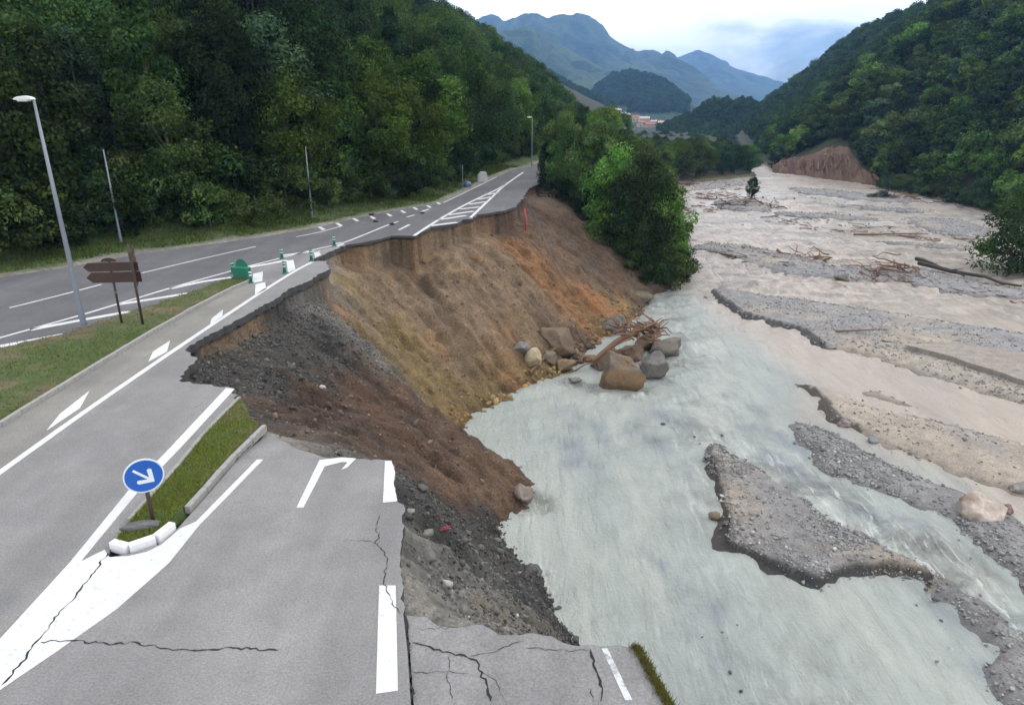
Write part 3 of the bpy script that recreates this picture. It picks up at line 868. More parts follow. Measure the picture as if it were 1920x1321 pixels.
def soil_at(x, y, z):
    wx = x + 0.9 * fbm(x * 0.5, y * 0.5, 51, 4); wy = y + 0.9 * fbm(x * 0.5 + 31, y * 0.5, 53, 4)
    num = np.zeros((len(x), 3)); den = np.zeros(len(x))
    for (a, b, _), c in zip(ctl, ctc):
        w = 1.0 / (((wx - a) ** 2 + (wy - b) ** 2) ** 1.6 + 0.05)
        num += w[:, None] * c; den += w
    col = num / den[:, None]
    col = col * (1 + 0.28 * fbm(x * 0.8, y * 0.8, 61, 4) + 0.20 * lic(LIC2, x, y) + 0.14 * lic(LIC1, x, y) + 0.17 * lic(LIC3, x, y))[:, None]
    warm = sstep(0.1, 0.5, fbm(x * 0.35, y * 0.35, 67, 4))[:, None] * 0.5
    col = col * (1 - warm) + col * np.array([1.25, 1.0, 0.72]) * warm
    # darker damp band just above the river
    wet = (1 - sstep(0.1, 0.7, z - WZ + 0.25 * fbm(x, y, 3, 3))) * 0.35
    return np.clip(col * (1 - wet)[:, None], 0.012, 1)
emb_me, EV, EF = grid_mesh('embankment', EX, EY, embank_z, M['soil'], soil_at, lambda X, Y, Z: (Z < -0.292) & (Z > -13.3), smooth=False)
embankment = tag(link('embankment', emb_me), kind='structure')

# ---- river with silt plumes
def px_grid(x, y, z):
    """photograph position of world points"""
    dx, dy, dz = x, y, z - CAM_H
    fw = dy * CP - dz * SP; dn = -dz * CP - dy * SP
    fw = np.maximum(fw, 1e-3)
    return CX + FPX * dx / fw, CY + FPX * dn / fw
SILT = PL([(1225, 470), (1262, 520), (1330, 585), (1400, 640), (1470, 690), (1497, 722), (1484, 790), (1530, 800), (1600, 822), (1660, 866), (1720, 890), (1810, 925), (1920, 985)], WZ) + [(60, 20), (140, 20), (140, 300), (20, 300), (20, 110)]
SHALLOW = [((1248, 785), 1.6), ((1225, 830), 1.8), ((1100, 800), 1.8), ((1060, 840), 1.6), ((1440, 800), 1.6), ((1440, 860), 1.6), ((1425, 770), 1.2), ((1370, 1225), 0.9), ((1330, 1190), 1.1), ((1290, 1120), 0.9), ((1210, 1050), 0.9), ((1500, 830), 1.5), ((1600, 950), 1.4), ((1700, 990), 1.3), ((1850, 1160), 1.8), ((1780, 1200), 1.2), ((1860, 1260), 1.6)]
SHALLOW = [(P(*p, WZ), r) for p, r in SHALLOW]
def water_col(x, y, z):
    wx = x + 1.1 * fbm(x * 0.25, y * 0.25, 81, 4); wy = y + 1.6 * fbm(x * 0.25 + 9, y * 0.25, 83, 4)
    s = sstep(-2.2, 2.8, sdist(wx, wy, SILT))[:, None]
    grey = np.array([0.302, 0.322, 0.300]); tan = np.array([0.350, 0.300, 0.262])
    c = grey * (1 - s) + tan * s
    k = np.zeros(len(x))
    ux, uy = x + 1.3 * fbm(x * 0.6, y * 0.4, 85, 5), y + 2.2 * fbm(x * 0.6 + 4, y * 0.4, 87, 5)
    for (a, b), r in SHALLOW:
        k = np.maximum(k, np.exp(-(((ux - a) * 0.9 + (uy - b) * 0.43) / (r * 0.6)) ** 2 - ((-(ux - a) * 0.43 + (uy - b) * 0.9) / (r * 2.4)) ** 2))
    k = (k * sstep(-0.6, 0.3, fbm(x * 1.2, y * 0.5, 89, 4)) * 0.72 * (1 - s[:, 0]))[:, None]
    c = c * (1 - k) + np.array([0.14, 0.17, 0.20]) * k
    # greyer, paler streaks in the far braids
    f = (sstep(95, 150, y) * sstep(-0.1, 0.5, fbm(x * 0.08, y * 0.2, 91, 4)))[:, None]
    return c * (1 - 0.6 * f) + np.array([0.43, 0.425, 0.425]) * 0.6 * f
CH = PL([(1400, 850), (1500, 900), (1600, 970), (1700, 1020), (1800, 1090), (1920, 1170)], WZ)
CHL = PL([(1230, 500), (1260, 600), (1330, 760), (1300, 1000), (1330, 1200), (1450, 1320)], WZ)
def water_rough(x, y, z):
    a = 0.95 * np.exp(-(seg_dist(x, y, CH) / 2.2) ** 2)
    b = 0.35 * np.exp(-(seg_dist(x, y, CHL) / 4.0) ** 2)
    f = 0.9 * sstep(48, 95, y) * sstep(16, 30, x)
    for (qx, qy), rr_ in FOAM:
        b = np.maximum(b, 1.3 * np.exp(-((np.hypot(x - qx, y - qy) - rr_) / 0.45) ** 2))
    return np.clip(np.maximum(np.maximum(a, b), f) * (0.6 + 0.8 * sstep(-0.4, 0.4, fbm(x * 0.15, y * 0.1, 95, 3))) + 0.26, 0, 1)
FOAM = [(P(1160, 728, WZ), 2.0), (P(1222, 712, WZ), 1.4), (P(1250, 668, WZ), 1.9), (P(992, 944, WZ), 0.9), (P(1077, 716, WZ), 0.6), (P(1200, 570, WZ), 1.9), (P(1000, 1090, WZ), 0.7)]
def water_z(X, Y):
    r = water_rough(X.ravel(), Y.ravel(), None).reshape(X.shape)
    u = X * 0.82 + Y * 0.57; v = -X * 0.57 + Y * 0.82
    return WZ + (0.08 + 0.28 * r) * fbm(u * 0.55, v * 1.3, 97, 4) + 0.02 * fbm(X * 1.2, Y * 1.2, 98, 2)
wxs = np.concatenate([np.arange(-20, 60, 0.4), np.arange(60, 175, 1.2)])
wys = np.concatenate([np.arange(-30, 6, 2.0), np.arange(6, 110, 0.4), np.arange(110, 300, 0.9)])
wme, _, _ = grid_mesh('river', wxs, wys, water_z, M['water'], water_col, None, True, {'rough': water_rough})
river = tag(link('river', wme), kind='structure')

# ---- gravel and sand bars standing out of the river
BAR_TOP = []
def bar(name, px, height, cut=None, sand=0.3, res=0.35, tone=1.0, back=None):
    poly = PL(px, WZ)
    if back: poly += back
    poly = rough_line(poly + [poly[0]], 1.2, 0.22, len(px))[:-1]
    cutw = PL(cut, WZ) if cut else None
    xs = [p[0] for p in poly]; ys = [p[1] for p in poly]
    def zf(X, Y):
        d = sdist(X + 0.22 * fbm(X * 0.7, Y * 0.7, 13, 3), Y + 0.22 * fbm(X * 0.7 + 7, Y * 0.7, 15, 3), poly)
        z = WZ + 0.04 + 0.30 * np.clip(d, -4, 0.6) + height * sstep(0, 2.2, d) * 0.6
        if cutw:
            e = np.exp(-(seg_dist(X, Y, cutw) / 6.0) ** 2)
            z = np.maximum(z, np.where(d > -0.1, WZ - 0.15 + (height + 0.15) * e * sstep(-0.05, 0.42, d + 0.10 * fbm(X * 3, Y * 3, 29, 3)), -99))
        return z + 0.05 * fbm(X * 0.4, Y * 0.4, 17, 4) + 0.025 * fbm(X * 2.5, Y * 2.5, 19, 3) * (d > 0)
    def cf(x, y, z):
        t = sstep(-0.25, 0.35, fbm(x * 0.16, y * 0.16, 23, 4) + (sand - 0.5) * 1.2)[:, None]
        g = np.array([0.20, 0.195, 0.195]) * tone; s = np.array([0.285, 0.245, 0.200]) * tone
        c = (g * (1 - t) + s * t) * (1 + 0.25 * fbm(x * 1.1, y * 1.1, 25, 4))[:, None]
        wet = (1 - sstep(0.03, 0.25, z - WZ)) * 0.32
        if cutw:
            wet = np.maximum(wet, (seg_dist(x, y, cutw) < 0.62) * (1 - sstep(0.30, 0.55, z - WZ)) * 0.8)  # also darkens the low face along the cut, so the bar's edge stands out
        return c * (1 - wet)[:, None]
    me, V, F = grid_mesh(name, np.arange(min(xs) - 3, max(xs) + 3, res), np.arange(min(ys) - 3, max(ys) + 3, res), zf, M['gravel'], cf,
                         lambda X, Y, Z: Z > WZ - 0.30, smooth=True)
    BAR_TOP.append((name, V, poly))
    return tag(link(name, me), kind='structure')
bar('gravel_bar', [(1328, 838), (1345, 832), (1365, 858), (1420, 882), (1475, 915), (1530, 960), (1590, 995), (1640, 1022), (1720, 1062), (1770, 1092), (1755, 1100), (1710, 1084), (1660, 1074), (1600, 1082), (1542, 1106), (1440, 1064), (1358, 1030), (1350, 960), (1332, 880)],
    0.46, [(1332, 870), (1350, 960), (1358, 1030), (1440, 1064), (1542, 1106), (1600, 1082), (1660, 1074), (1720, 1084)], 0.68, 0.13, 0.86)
bar('gravel_bar', [(1735, 1072), (1820, 1122), (1925, 1192), (2050, 1280), (2050, 1480), (1925, 1350), (1868, 1300), (1830, 1250), (1868, 1222), (1825, 1172), (1770, 1112)], 0.12, None, 0.1, 0.2, 0.9)
bar('gravel_bar', [(1484, 800), (1500, 793), (1560, 812), (1620, 848), (1680, 880), (1740, 902), (1810, 925), (1860, 945), (1930, 990), (2050, 1060), (2050, 1190), (1930, 1110), (1860, 1040), (1800, 990), (1720, 945), (1620, 908), (1545, 882), (1520, 842)],
    0.20, None, 0.12, 0.25, 0.92)
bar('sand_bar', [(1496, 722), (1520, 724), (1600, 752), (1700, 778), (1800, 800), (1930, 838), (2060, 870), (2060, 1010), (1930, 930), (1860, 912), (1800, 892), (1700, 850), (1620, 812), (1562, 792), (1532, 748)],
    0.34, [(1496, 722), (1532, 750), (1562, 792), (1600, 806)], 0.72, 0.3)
bar('sand_bar', [(1610, 737), (1640, 734), (1680, 748), (1706, 761), (1670, 757)], 0.10, None, 0.8, 0.3, 0.85)
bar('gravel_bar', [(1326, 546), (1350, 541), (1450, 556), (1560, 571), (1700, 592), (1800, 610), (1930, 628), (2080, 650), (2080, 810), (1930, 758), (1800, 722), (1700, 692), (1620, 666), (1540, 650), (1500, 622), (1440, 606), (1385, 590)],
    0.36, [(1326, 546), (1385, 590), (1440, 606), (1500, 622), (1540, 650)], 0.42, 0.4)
bar('gravel_bar', [(1290, 466), (1330, 455), (1400, 461), (1500, 482), (1560, 500), (1650, 502), (1750, 508), (1850, 534), (1930, 546), (2060, 565), (2060, 590), (1930, 562), (1800, 552), (1700, 532), (1600, 526), (1480, 516), (1400, 492), (1350, 474)],
    0.24, None, 0.25, 0.4)
bar('gravel_bar', [(1340, 378), (1400, 372), (1450, 385), (1440, 398), (1390, 396), (1345, 390)], 0.25, None, 0.15, 0.5, 0.9)
bar('gravel_bar', [(1700, 408), (1800, 412), (1860, 430), (1850, 446), (1780, 440), (1720, 425)], 0.22, None, 0.15, 0.5, 0.95)
bar('gravel_bar', [(1480, 352), (1560, 356), (1640, 366), (1720, 378), (1700, 382), (1600, 374), (1500, 362)], 0.16, None, 0.1, 0.5, 0.95)
bar('gravel_bar', [(1450, 398), (1540, 400), (1640, 410), (1650, 415), (1540, 410), (1460, 404)], 0.16, None, 0.1, 0.45, 0.9)
bar('gravel_bar', [(1560, 384), (1640, 387), (1740, 396), (1730, 400), (1620, 394)], 0.14, None, 0.2, 0.45, 0.95)
bar('gravel_bar', [(1640, 453), (1740, 457), (1850, 466), (1830, 470), (1720, 463)], 0.12, None, 0.3, 0.4, 0.9)
bar('gravel_bar', [(1215, 347), (1290, 345), (1420, 336), (1425, 344), (1330, 356), (1240, 362)], 0.35, None, 0.5, 0.6, 1.0)
# step left by the current on the long bar
cutb = PL([(1700, 652), (1760, 668), (1820, 684), (1880, 704), (1930, 722), (2000, 740)], WZ)

# ---- hillsides
def lerp_pts(poly_line, x, y):
    return seg_dist(x, y, poly_line)
LHILL = [(-120, -20), ext(FE[1], FE[2], 40)] + FE[1:] + [(30, 230), (42, 300), (62, 420), (100, 640), (-420, 640), (-420, -20)]
def lhill_z(X, Y):
    d = sdist(X, Y, LHILL)
    r = np.clip(d - 4.0, 0, 400)
    z = -0.12 + 0.10 * np.clip(d, 0, 4) + 0.50 * np.minimum(r, 90) + 0.35 * np.clip(r - 90, 0, 200)
    z = z + 0.6 * fbm(X * 0.12, Y * 0.12, 101, 4) * sstep(3, 9, d) + 0.10 * fbm(X * 0.9, Y * 0.9, 103, 3) * sstep(0.5, 2, d)
    return np.where(d < 0, -0.4 + 0.5 * np.maximum(d, -4), z)
def hill_hit(px, py, zf, d0, d1):
    d = np.linspace(d0, d1, 900); k = d / (FPX * CP - (py - CY) * SP)
    x, z = (px - CX) * k, CAM_H - (FPX * SP + (py - CY) * CP) * k
    w = np.nonzero(z <= zf(x[None], d[None])[0])[0]; i = w[0] if len(w) else 0
    return (x[i], d[i])
ROCKS = [(hill_hit(205, 150, lhill_z, 40, 200), 5.5), (hill_hit(190, 70, lhill_z, 40, 220), 4.5), (hill_hit(140, 30, lhill_z, 40, 220), 5.0)]
def lhill_c(x, y, z):
    d = sdist(x, y, LHILL) + 0.8 * fbm(x * 0.4, y * 0.4, 105, 3)
    sandc, grass, lit = np.array([0.20, 0.185, 0.16]), np.array([0.060, 0.088, 0.026]), np.array([0.036, 0.040, 0.020])
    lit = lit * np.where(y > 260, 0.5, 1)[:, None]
    a = np.where(y > 150, 1, sstep(0.7, 1.6, d))[:, None]; b = np.where(y > 150, 1, sstep(4.2, 7.0, d))[:, None]
    c = sandc * (1 - a) + (grass * (1 - b) + lit * b) * a
    # bare rock and rust earth showing through high on the slope
    rk = np.zeros(len(x))
    for (qx, qy), rr_ in ROCKS:
        rk = np.maximum(rk, 1 - sstep(rr_ * 0.7, rr_ * 1.2, np.hypot(x - qx, (y - qy)) + 2.0 * fbm(x * 0.3, y * 0.3, 171, 4)))
    c = c * (1 - rk)[:, None] + np.array([0.17, 0.125, 0.10]) * (1 + 0.8 * fbm(x * 0.5, y * 0.5, 173, 4))[:, None] * rk[:, None]
    scar = sstep(0.25, 0.5, fbm(x * 0.07, y * 0.07, 107, 4) + 0.25 * fbm(x * 0.4, y * 0.4, 108, 3))[:, None] * b * (y < 130)[:, None]
    return c * (1 - 0.8 * scar) + np.array([0.15, 0.115, 0.09]) * 0.8 * scar
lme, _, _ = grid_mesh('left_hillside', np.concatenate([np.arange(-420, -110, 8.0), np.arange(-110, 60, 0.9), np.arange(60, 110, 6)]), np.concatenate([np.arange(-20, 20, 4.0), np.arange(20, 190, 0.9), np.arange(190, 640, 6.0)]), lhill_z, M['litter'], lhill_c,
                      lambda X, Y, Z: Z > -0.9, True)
tag(link('hillside', lme), kind='structure')

RBANK = [(190, -60), (140, 0), (100, 55), (80, 88), P(1920, 432, WZ), P(1872, 402, WZ), P(1800, 382, WZ), P(1720, 365, WZ), P(1640, 348, WZ), P(1540, 334, WZ), P(1455, 323, WZ), (92, 270), (118, 350), (205, 660), (420, 1100)]
RHILL = RBANK + [(1400, 1100), (1400, -60)]
def rhill_z(X, Y):
    d = sdist(X, Y, RHILL)
    r = np.clip(d - 5.0, 0, 800)
    slope = 0.80 + 0.10 * fbm(X * 0.012, Y * 0.012, 111, 3)
    z = WZ + 0.35 * np.clip(d, 0, 5) + slope * np.minimum(r, 78) + 0.30 * np.clip(r - 78, 0, 60) - 0.1 * np.clip(r - 138, 0, 500)
    z = z + 3.0 * fbm(X * 0.03, Y * 0.03, 113, 3) * sstep(5, 25, d) + 0.3 * fbm(X * 0.3, Y * 0.3, 115, 3)
    return np.where(d < 0, WZ - 0.6 + 0.4 * np.maximum(d, -4), z)
def rhill_c(x, y, z):
    d = sdist(x, y, RHILL)
    lit, earth = np.array([0.036, 0.042, 0.020]), np.array([0.16, 0.12, 0.085])
    b = sstep(0.5, 2.5, d + 1.0 * fbm(x * 0.2, y * 0.2, 117, 3))[:, None]
    b = np.where(y[:, None] > 255, 1, b)
    return earth * (1 - b) + lit * b
rme, _, _ = grid_mesh('right_hillside', np.concatenate([np.arange(60, 200, 1.8), np.arange(200, 640, 8.0)]), np.concatenate([np.arange(-60, 70, 5.0), np.arange(70, 280, 1.8), np.arange(280, 1100, 10.0)]), rhill_z, M['litter'], rhill_c,
                      lambda X, Y, Z: Z > WZ - 1.6, True)
tag(link('hillside', rme), kind='structure')

# ---- wooded left bank beyond the breach and the terrace at its end
FOOT = [(22.5, 60), (21, 88), (22.5, 97), (26, 115), (30, 150), (35, 187), (56, 197), (73, 211), (84, 262), (100, 340), (190, 660), (420, 1100)]
BTOP = [(-2, 70), (1.8, 86), (5.4, 100), (9.5, 120), (16, 150), (26, 182), (34, 235), (46, 300), (66, 420), (104, 640), (260, 1100)]
def bank_z(X, Y):
    a = seg_dist(X, Y, BTOP); b = seg_dist(X, Y, FOOT)
    poly = FOOT + [(-300, 1100), (-300, 60)]
    d = sdist(X, Y, poly); top = BTOP + [(-300, 1100), (-300, 60)]
    on = inside(X, Y, top)
    t = a / (a + b + 1e-6)
    z = np.where(on, -0.55, -0.4 + (WZ + 0.9) * sstep(0, 0.85, t) * 1.0)
    far = sstep(185, 215, Y)
    z = z * (1 - far) + np.where(on, -2.0 - 9.0 * sstep(230, 330, Y), np.minimum(z, WZ + 1.4)) * far
    z = np.where(d < 0, WZ - 0.3 + 0.5 * np.maximum(d, -3), np.maximum(z, WZ - 0.3 + 0.3 * np.clip(d, 0, 4)))
    z = z - np.clip(Y - 300, 0, 600) * 0.012
    return z + 0.25 * fbm(X * 0.3, Y * 0.3, 121, 3)
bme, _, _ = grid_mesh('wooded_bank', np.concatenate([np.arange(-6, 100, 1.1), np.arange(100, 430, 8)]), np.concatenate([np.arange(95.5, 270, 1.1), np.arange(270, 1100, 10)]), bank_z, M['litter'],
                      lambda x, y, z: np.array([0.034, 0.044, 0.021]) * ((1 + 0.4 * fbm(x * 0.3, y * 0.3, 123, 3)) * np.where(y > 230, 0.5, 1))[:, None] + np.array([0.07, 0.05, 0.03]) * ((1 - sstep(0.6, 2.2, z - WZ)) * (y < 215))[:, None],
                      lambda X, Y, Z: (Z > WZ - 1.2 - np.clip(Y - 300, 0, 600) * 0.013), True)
tag(link('riverbank', bme), kind='structure')

# ---- valley ground out to the horizon and the mountains
gx = np.concatenate([np.linspace(-9000, -500, 18), np.linspace(-400, 900, 40), np.linspace(1000, 9000, 17)])
gy = np.concatenate([np.linspace(-600, 200, 10), np.linspace(260, 1500, 40), np.linspace(1700, 12000, 30)])
gme, _, _ = grid_mesh('valley', gx, gy, lambda X, Y: -14.5 - 0.022 * np.clip(Y - 300, 0, 500) + 0 * X, M['litter'], lambda x, y, z: np.tile(np.array([0.026, 0.042, 0.018]), (len(x), 1)))
tag(link('ground', gme), kind='structure')

def mountain(sil, dist, foot_d, back_d, seed, res=90, rows=60, spur=0.22, base=-22.0, fr=1.0):
    """a ridge whose crest passes through the skyline points, with spurs running down its near face"""
    sil = sorted(sil)
    px = np.linspace(sil[0][0], sil[-1][0], res)
    py = np.interp(px, [s[0] for s in sil], [s[1] for s in sil])
    cx_, cz_ = [], []
    for a, b in zip(px, py):
        q = AT(a, b, dist); cx_.append(q.x); cz_.append(q.z)
    cx_, cz_ = np.array(cx_), np.array(cz_)
    depth = np.concatenate([np.linspace(foot_d, dist, rows), np.linspace(dist, back_d, rows // 3)[1:]])
    X, Y, Z = [], [], []
    sc = fr * 6.0 / dist
    for yy in depth:
        t = (yy - foot_d) / (dist - foot_d) if yy <= dist else 1 - 0.8 * (yy - dist) / (back_d - dist)
        prof = t ** 0.85
        h = cz_ - base
        xx = cx_ * (0.55 + 0.45 * min(1, yy / dist)) if False else cx_
        rid = 1 - np.abs(fbm(xx * sc * 2.2 + 0.35 * fbm(xx * sc * 3, yy * sc * 3 + 0 * xx, seed + 5, 2), yy * sc * 0.8 + 0 * xx, seed, 5)) * 2
        z = base + h * prof * (1 + spur * (rid - 0.3) * 4 * t * (1 - t)) if yy <= dist else base + h * t
        z = z + 0.035 * h * fbm(xx * sc * 9, yy * sc * 9 + 0 * xx, seed + 9, 4) * (1 if abs(yy - dist) > 1 else 0.35)
        X.append(xx); Y.append(np.full_like(xx, yy)); Z.append(z)
    V = np.stack([np.array(X).ravel(), np.array(Y).ravel(), np.array(Z).ravel()], 1)
    i = np.arange(len(V)).reshape(len(depth), res)
    F = np.stack([i[:-1, :-1].ravel(), i[:-1, 1:].ravel(), i[1:, 1:].ravel(), i[1:, :-1].ravel()], 1)
    tag(link('mountain', mesh_np('mountain', V, F, M['mountain'], True)), kind='structure')
    return V.reshape(len(depth), res, 3)[:rows]
mountain([(1120, 230), (1180, 165), (1240, 118), (1270, 108), (1305, 95), (1325, 102), (1360, 119), (1400, 138), (1430, 152), (1500, 185), (1560, 220)], 5200, 3800, 7000, 201, 160, 80, 0.45)
mountain([(560, 160), (700, 90), (800, 60), (880, 46), (920, 41), (950, 52), (1000, 40), (1045, 31), (1080, 44), (1125, 54), (1150, 74), (1190, 95), (1215, 100), (1240, 118), (1270, 145), (1300, 165), (1345, 186), (1420, 220)], 3600, 2300, 5000, 211, 260, 130, 0.55)
mountain([(640, 200), (760, 120), (860, 80), (930, 68), (985, 62), (1020, 74), (1060, 92), (1100, 112), (1150, 140), (1200, 172), (1235, 195), (1270, 225)], 2300, 1500, 3300, 221, 200, 100, 0.5)
DOME = mountain([(1085, 225), (1115, 165), (1150, 142), (1185, 137), (1215, 143), (1240, 160), (1260, 185), (1285, 225)], 1500, 1120, 2000, 231, 120, 70, 0.3)
SPUR = mountain([(700, 120), (850, 80), (930, 92), (985, 115), (1030, 140), (1070, 165), (1110, 182), (1140, 196), (1165, 222)], 1150, 760, 1600, 241, 160, 90, 0.25)
#PART3
# ================================================================== VEGETATION
def crown_np(seed, h, rx, clumps, leaves, leaf, low=0.18, shape='round'):
    r = np.random.default_rng(seed)
    # clump centres, mostly near the outside of an uneven envelope
    c = r.normal(size=(clumps, 3)); c /= np.linalg.norm(c, axis=1)[:, None]
    rad = 0.45 + 0.5 * r.random(clumps) ** 0.6
    c = c * rad[:, None]
    zc = (c[:, 2] * 0.5 + 0.5)
    if shape == 'round': wid = np.sin(np.clip(zc * 0.86 + 0.14, 0, 1) * math.pi) ** 0.6
    elif shape == 'tall': wid = 0.55 + 0.45 * np.sin(np.clip(zc, 0, 1) * math.pi)
    elif shape == 'cone': wid = 1.12 - 0.95 * zc
    else: wid = 1.15 - 0.7 * zc ** 1.5
    lob = 1 + 0.22 * np.sin(np.arctan2(c[:, 1], c[:, 0]) * 3 + seed) + 0.15 * np.sin(np.arctan2(c[:, 1], c[:, 0]) * 5 + seed * 2)
    cc = np.stack([c[:, 0] * rx * wid * lob, c[:, 1] * rx * wid * lob, h * (low + (0.94 - low) * zc)], 1)
    cr = rx * (0.20 + 0.17 * r.random(clumps)) * (0.7 + 0.5 * (1 - zc) if shape == 'cone' else 1)
    k = r.integers(0, clumps, leaves)
    d = r.normal(size=(leaves, 3)); d /= np.linalg.norm(d, axis=1)[:, None]
    d[:, 2] *= 0.72
    pos = cc[k] + d * (cr[k] * (0.35 + 0.75 * r.random(leaves) ** 0.5))[:, None]
    nrm = d * 0.9 + r.normal(size=(leaves, 3)) * 0.55 + np.array([0, 0, 0.35])
    nrm /= np.linalg.norm(nrm, axis=1)[:, None]
    t = np.cross(nrm, r.normal(size=(leaves, 3))); t /= np.linalg.norm(t, axis=1)[:, None]
    b = np.cross(nrm, t)
    s = leaf * (0.55 + 0.9 * r.random(leaves))[:, None]
    e = 0.45 + 0.35 * r.random(leaves)[:, None]
    V = np.stack([pos - t * s, pos - b * s * e, pos + t * s, pos + b * s * e + nrm * s * 0.15], 1).reshape(-1, 3)
    F = np.arange(leaves * 4).reshape(-1, 4)
    tint = (0.5 + 1.0 * r.random(clumps))[k] * (0.75 + 0.5 * r.random(leaves))
    warm = 0.86 + 0.20 * r.random(clumps)[k]
    col = np.stack([tint * warm, tint, tint * (0.75 + 0.4 * r.random(leaves))], 1)
    return V, F, np.repeat(col, 4, 0), cc

def trunk_mb(seed, h, rx, cc, rad):
    r = random.Random(seed)
    mb = MB()
    pts = [(0, 0, -0.6)]
    x = y = 0
    for i in range(1, 6):
        x += r.uniform(-0.05, 0.05) * rx; y += r.uniform(-0.05, 0.05) * rx
        pts.append((x, y, h * 0.8 * i / 5))
    mb.tube(pts, [rad * 1.25, rad, rad * 0.85, rad * 0.62, rad * 0.4, rad * 0.15], 7)
    for q in range(7):
        c = cc[r.randrange(len(cc))]
        z0 = max(h * 0.16, c[2] * 0.55)
        t = z0 / (h * 0.8); i = min(int(t * 5), 4)
        p0 = Vector(pts[i + 1 if i < 4 else 4]); p0.z = z0
        m = p0.lerp(Vector(c), 0.5) + Vector((0, 0, 0.05 * h))
        mb.tube([p0, m, Vector(c)], [rad * 0.42, rad * 0.25, rad * 0.06], 5)
    return mb

PROTO = {}
def proto(key, seed, h, rx, clumps, leaves, leaf, low, shape, rad=None, joined=False):
    V, F, col, cc = crown_np(seed, h, rx, clumps, leaves, leaf, low, shape)
    rad = rad or h * 0.016
    if joined:
        t = trunk_mb(seed, h, rx, cc, rad)
        b = len(V)
        V2 = np.concatenate([V, np.array([tuple(v) for v in t.v])])
        faces = [list(f) for f in F] + [[b + i for i in f] for f in t.f]
        me = mesh_np(key, V2, faces, [M['leaf'], M['bark']], False, np.concatenate([col, np.ones((len(t.v), 3))]), [0] * len(F) + [1] * len(t.f))
        PROTO[key] = (me, None, h)
    else:
        PROTO[key] = (mesh_np(key, V, F, M['leaf'], False, col), trunk_mb(seed, h, rx, cc, rad).mesh(key + '_trunk', M['bark'], True), h)
for i, (sh, rx) in enumerate((('round', 4.2), ('round', 3.6), ('tall', 3.0), ('cone', 3.4), ('round', 4.6), ('tall', 3.4), ('cone', 3.0))):
    proto('near%d' % i, 11 + i, 10.0, rx, 75, 14000, 0.115, 0.03, sh)
for i, (sh, rx) in enumerate((('bush', 2.6), ('bush', 3.1), ('bush', 2.3))):
    proto('bush%d' % i, 31 + i, 3.6, rx, 26, 3600, 0.11, 0.0, sh, 0.07)
for i, (sh, rx) in enumerate((('round', 4.6), ('round', 4.0), ('tall', 3.4), ('round', 5.0), ('cone', 3.6))):
    proto('far%d' % i, 51 + i, 9.0, rx, 40, 3000, 0.27, 0.0, sh, None, True)

def plant(kind, name, loc, s, col, label, cat, group=None, rz=None, sz=None):
    me, tr, h = PROTO[kind]
    rz = random.uniform(0, 6.283) if rz is None else rz
    sc = (s, s, sz if sz else s)
    if tr is None:
        o = link(name, me, None, loc, (0, 0, rz), sc); o.color = (*col, 1)
        return tag(o, label, cat, group)
    e = empty(name, loc, rz); e.scale = sc
    tag(e, label, cat, group)
    link('trunk', tr, e)
    c = link('crown', me, e); c.color = (*col, 1)
    return e

def zq(f, x, y): return float(f(np.array([[x]], float), np.array([[y]], float))[0, 0])
def pxq(x, y, z):
    a, b = px_grid(np.array([x]), np.array([y]), np.array([z]))
    return float(a[0]), float(b[0])

def scatter(n, xr, yr, mind, seed):
    """spread points with a minimum spacing; mind gives the spacing, nan where nothing grows"""
    r = np.random.default_rng(seed); cell = {}
    X, Y = r.uniform(*xr, n), r.uniform(*yr, n)
    MD = mind(X, Y)
    k = ~np.isnan(MD)
    out = []
    for x, y, m in zip(X[k].tolist(), Y[k].tolist(), MD[k].tolist()):
        cx_, cy_ = int(x // 6), int(y // 6)
        ok = True
        w = int(m // 6) + 1
        for i in range(cx_ - w, cx_ + w + 1):
            for j in range(cy_ - w, cy_ + w + 1):
                for (a, b) in cell.get((i, j), ()):
                    if (a - x) ** 2 + (b - y) ** 2 < m * m: ok = False; break
                if not ok: break
            if not ok: break
        if ok:
            cell.setdefault((cx_, cy_), []).append((x, y)); out.append((x, y))
    return out

def zs(f, pts):
    q = np.array(pts)
    return f(q[None, :, 0], q[None, :, 1])[0]

def jit(c, a=0.2):
    k = random.uniform(1 - a, 1 + a)
    return tuple(max(0.004, v * k * random.uniform(0.92, 1.08)) for v in c)

DARK, MID, OLIVE, LIME, BLUEG = (0.026, 0.046, 0.019), (0.046, 0.080, 0.026), (0.060, 0.086, 0.028), (0.078, 0.135, 0.030), (0.040, 0.066, 0.036)
STUFF = {}       # points left over for the joined woods

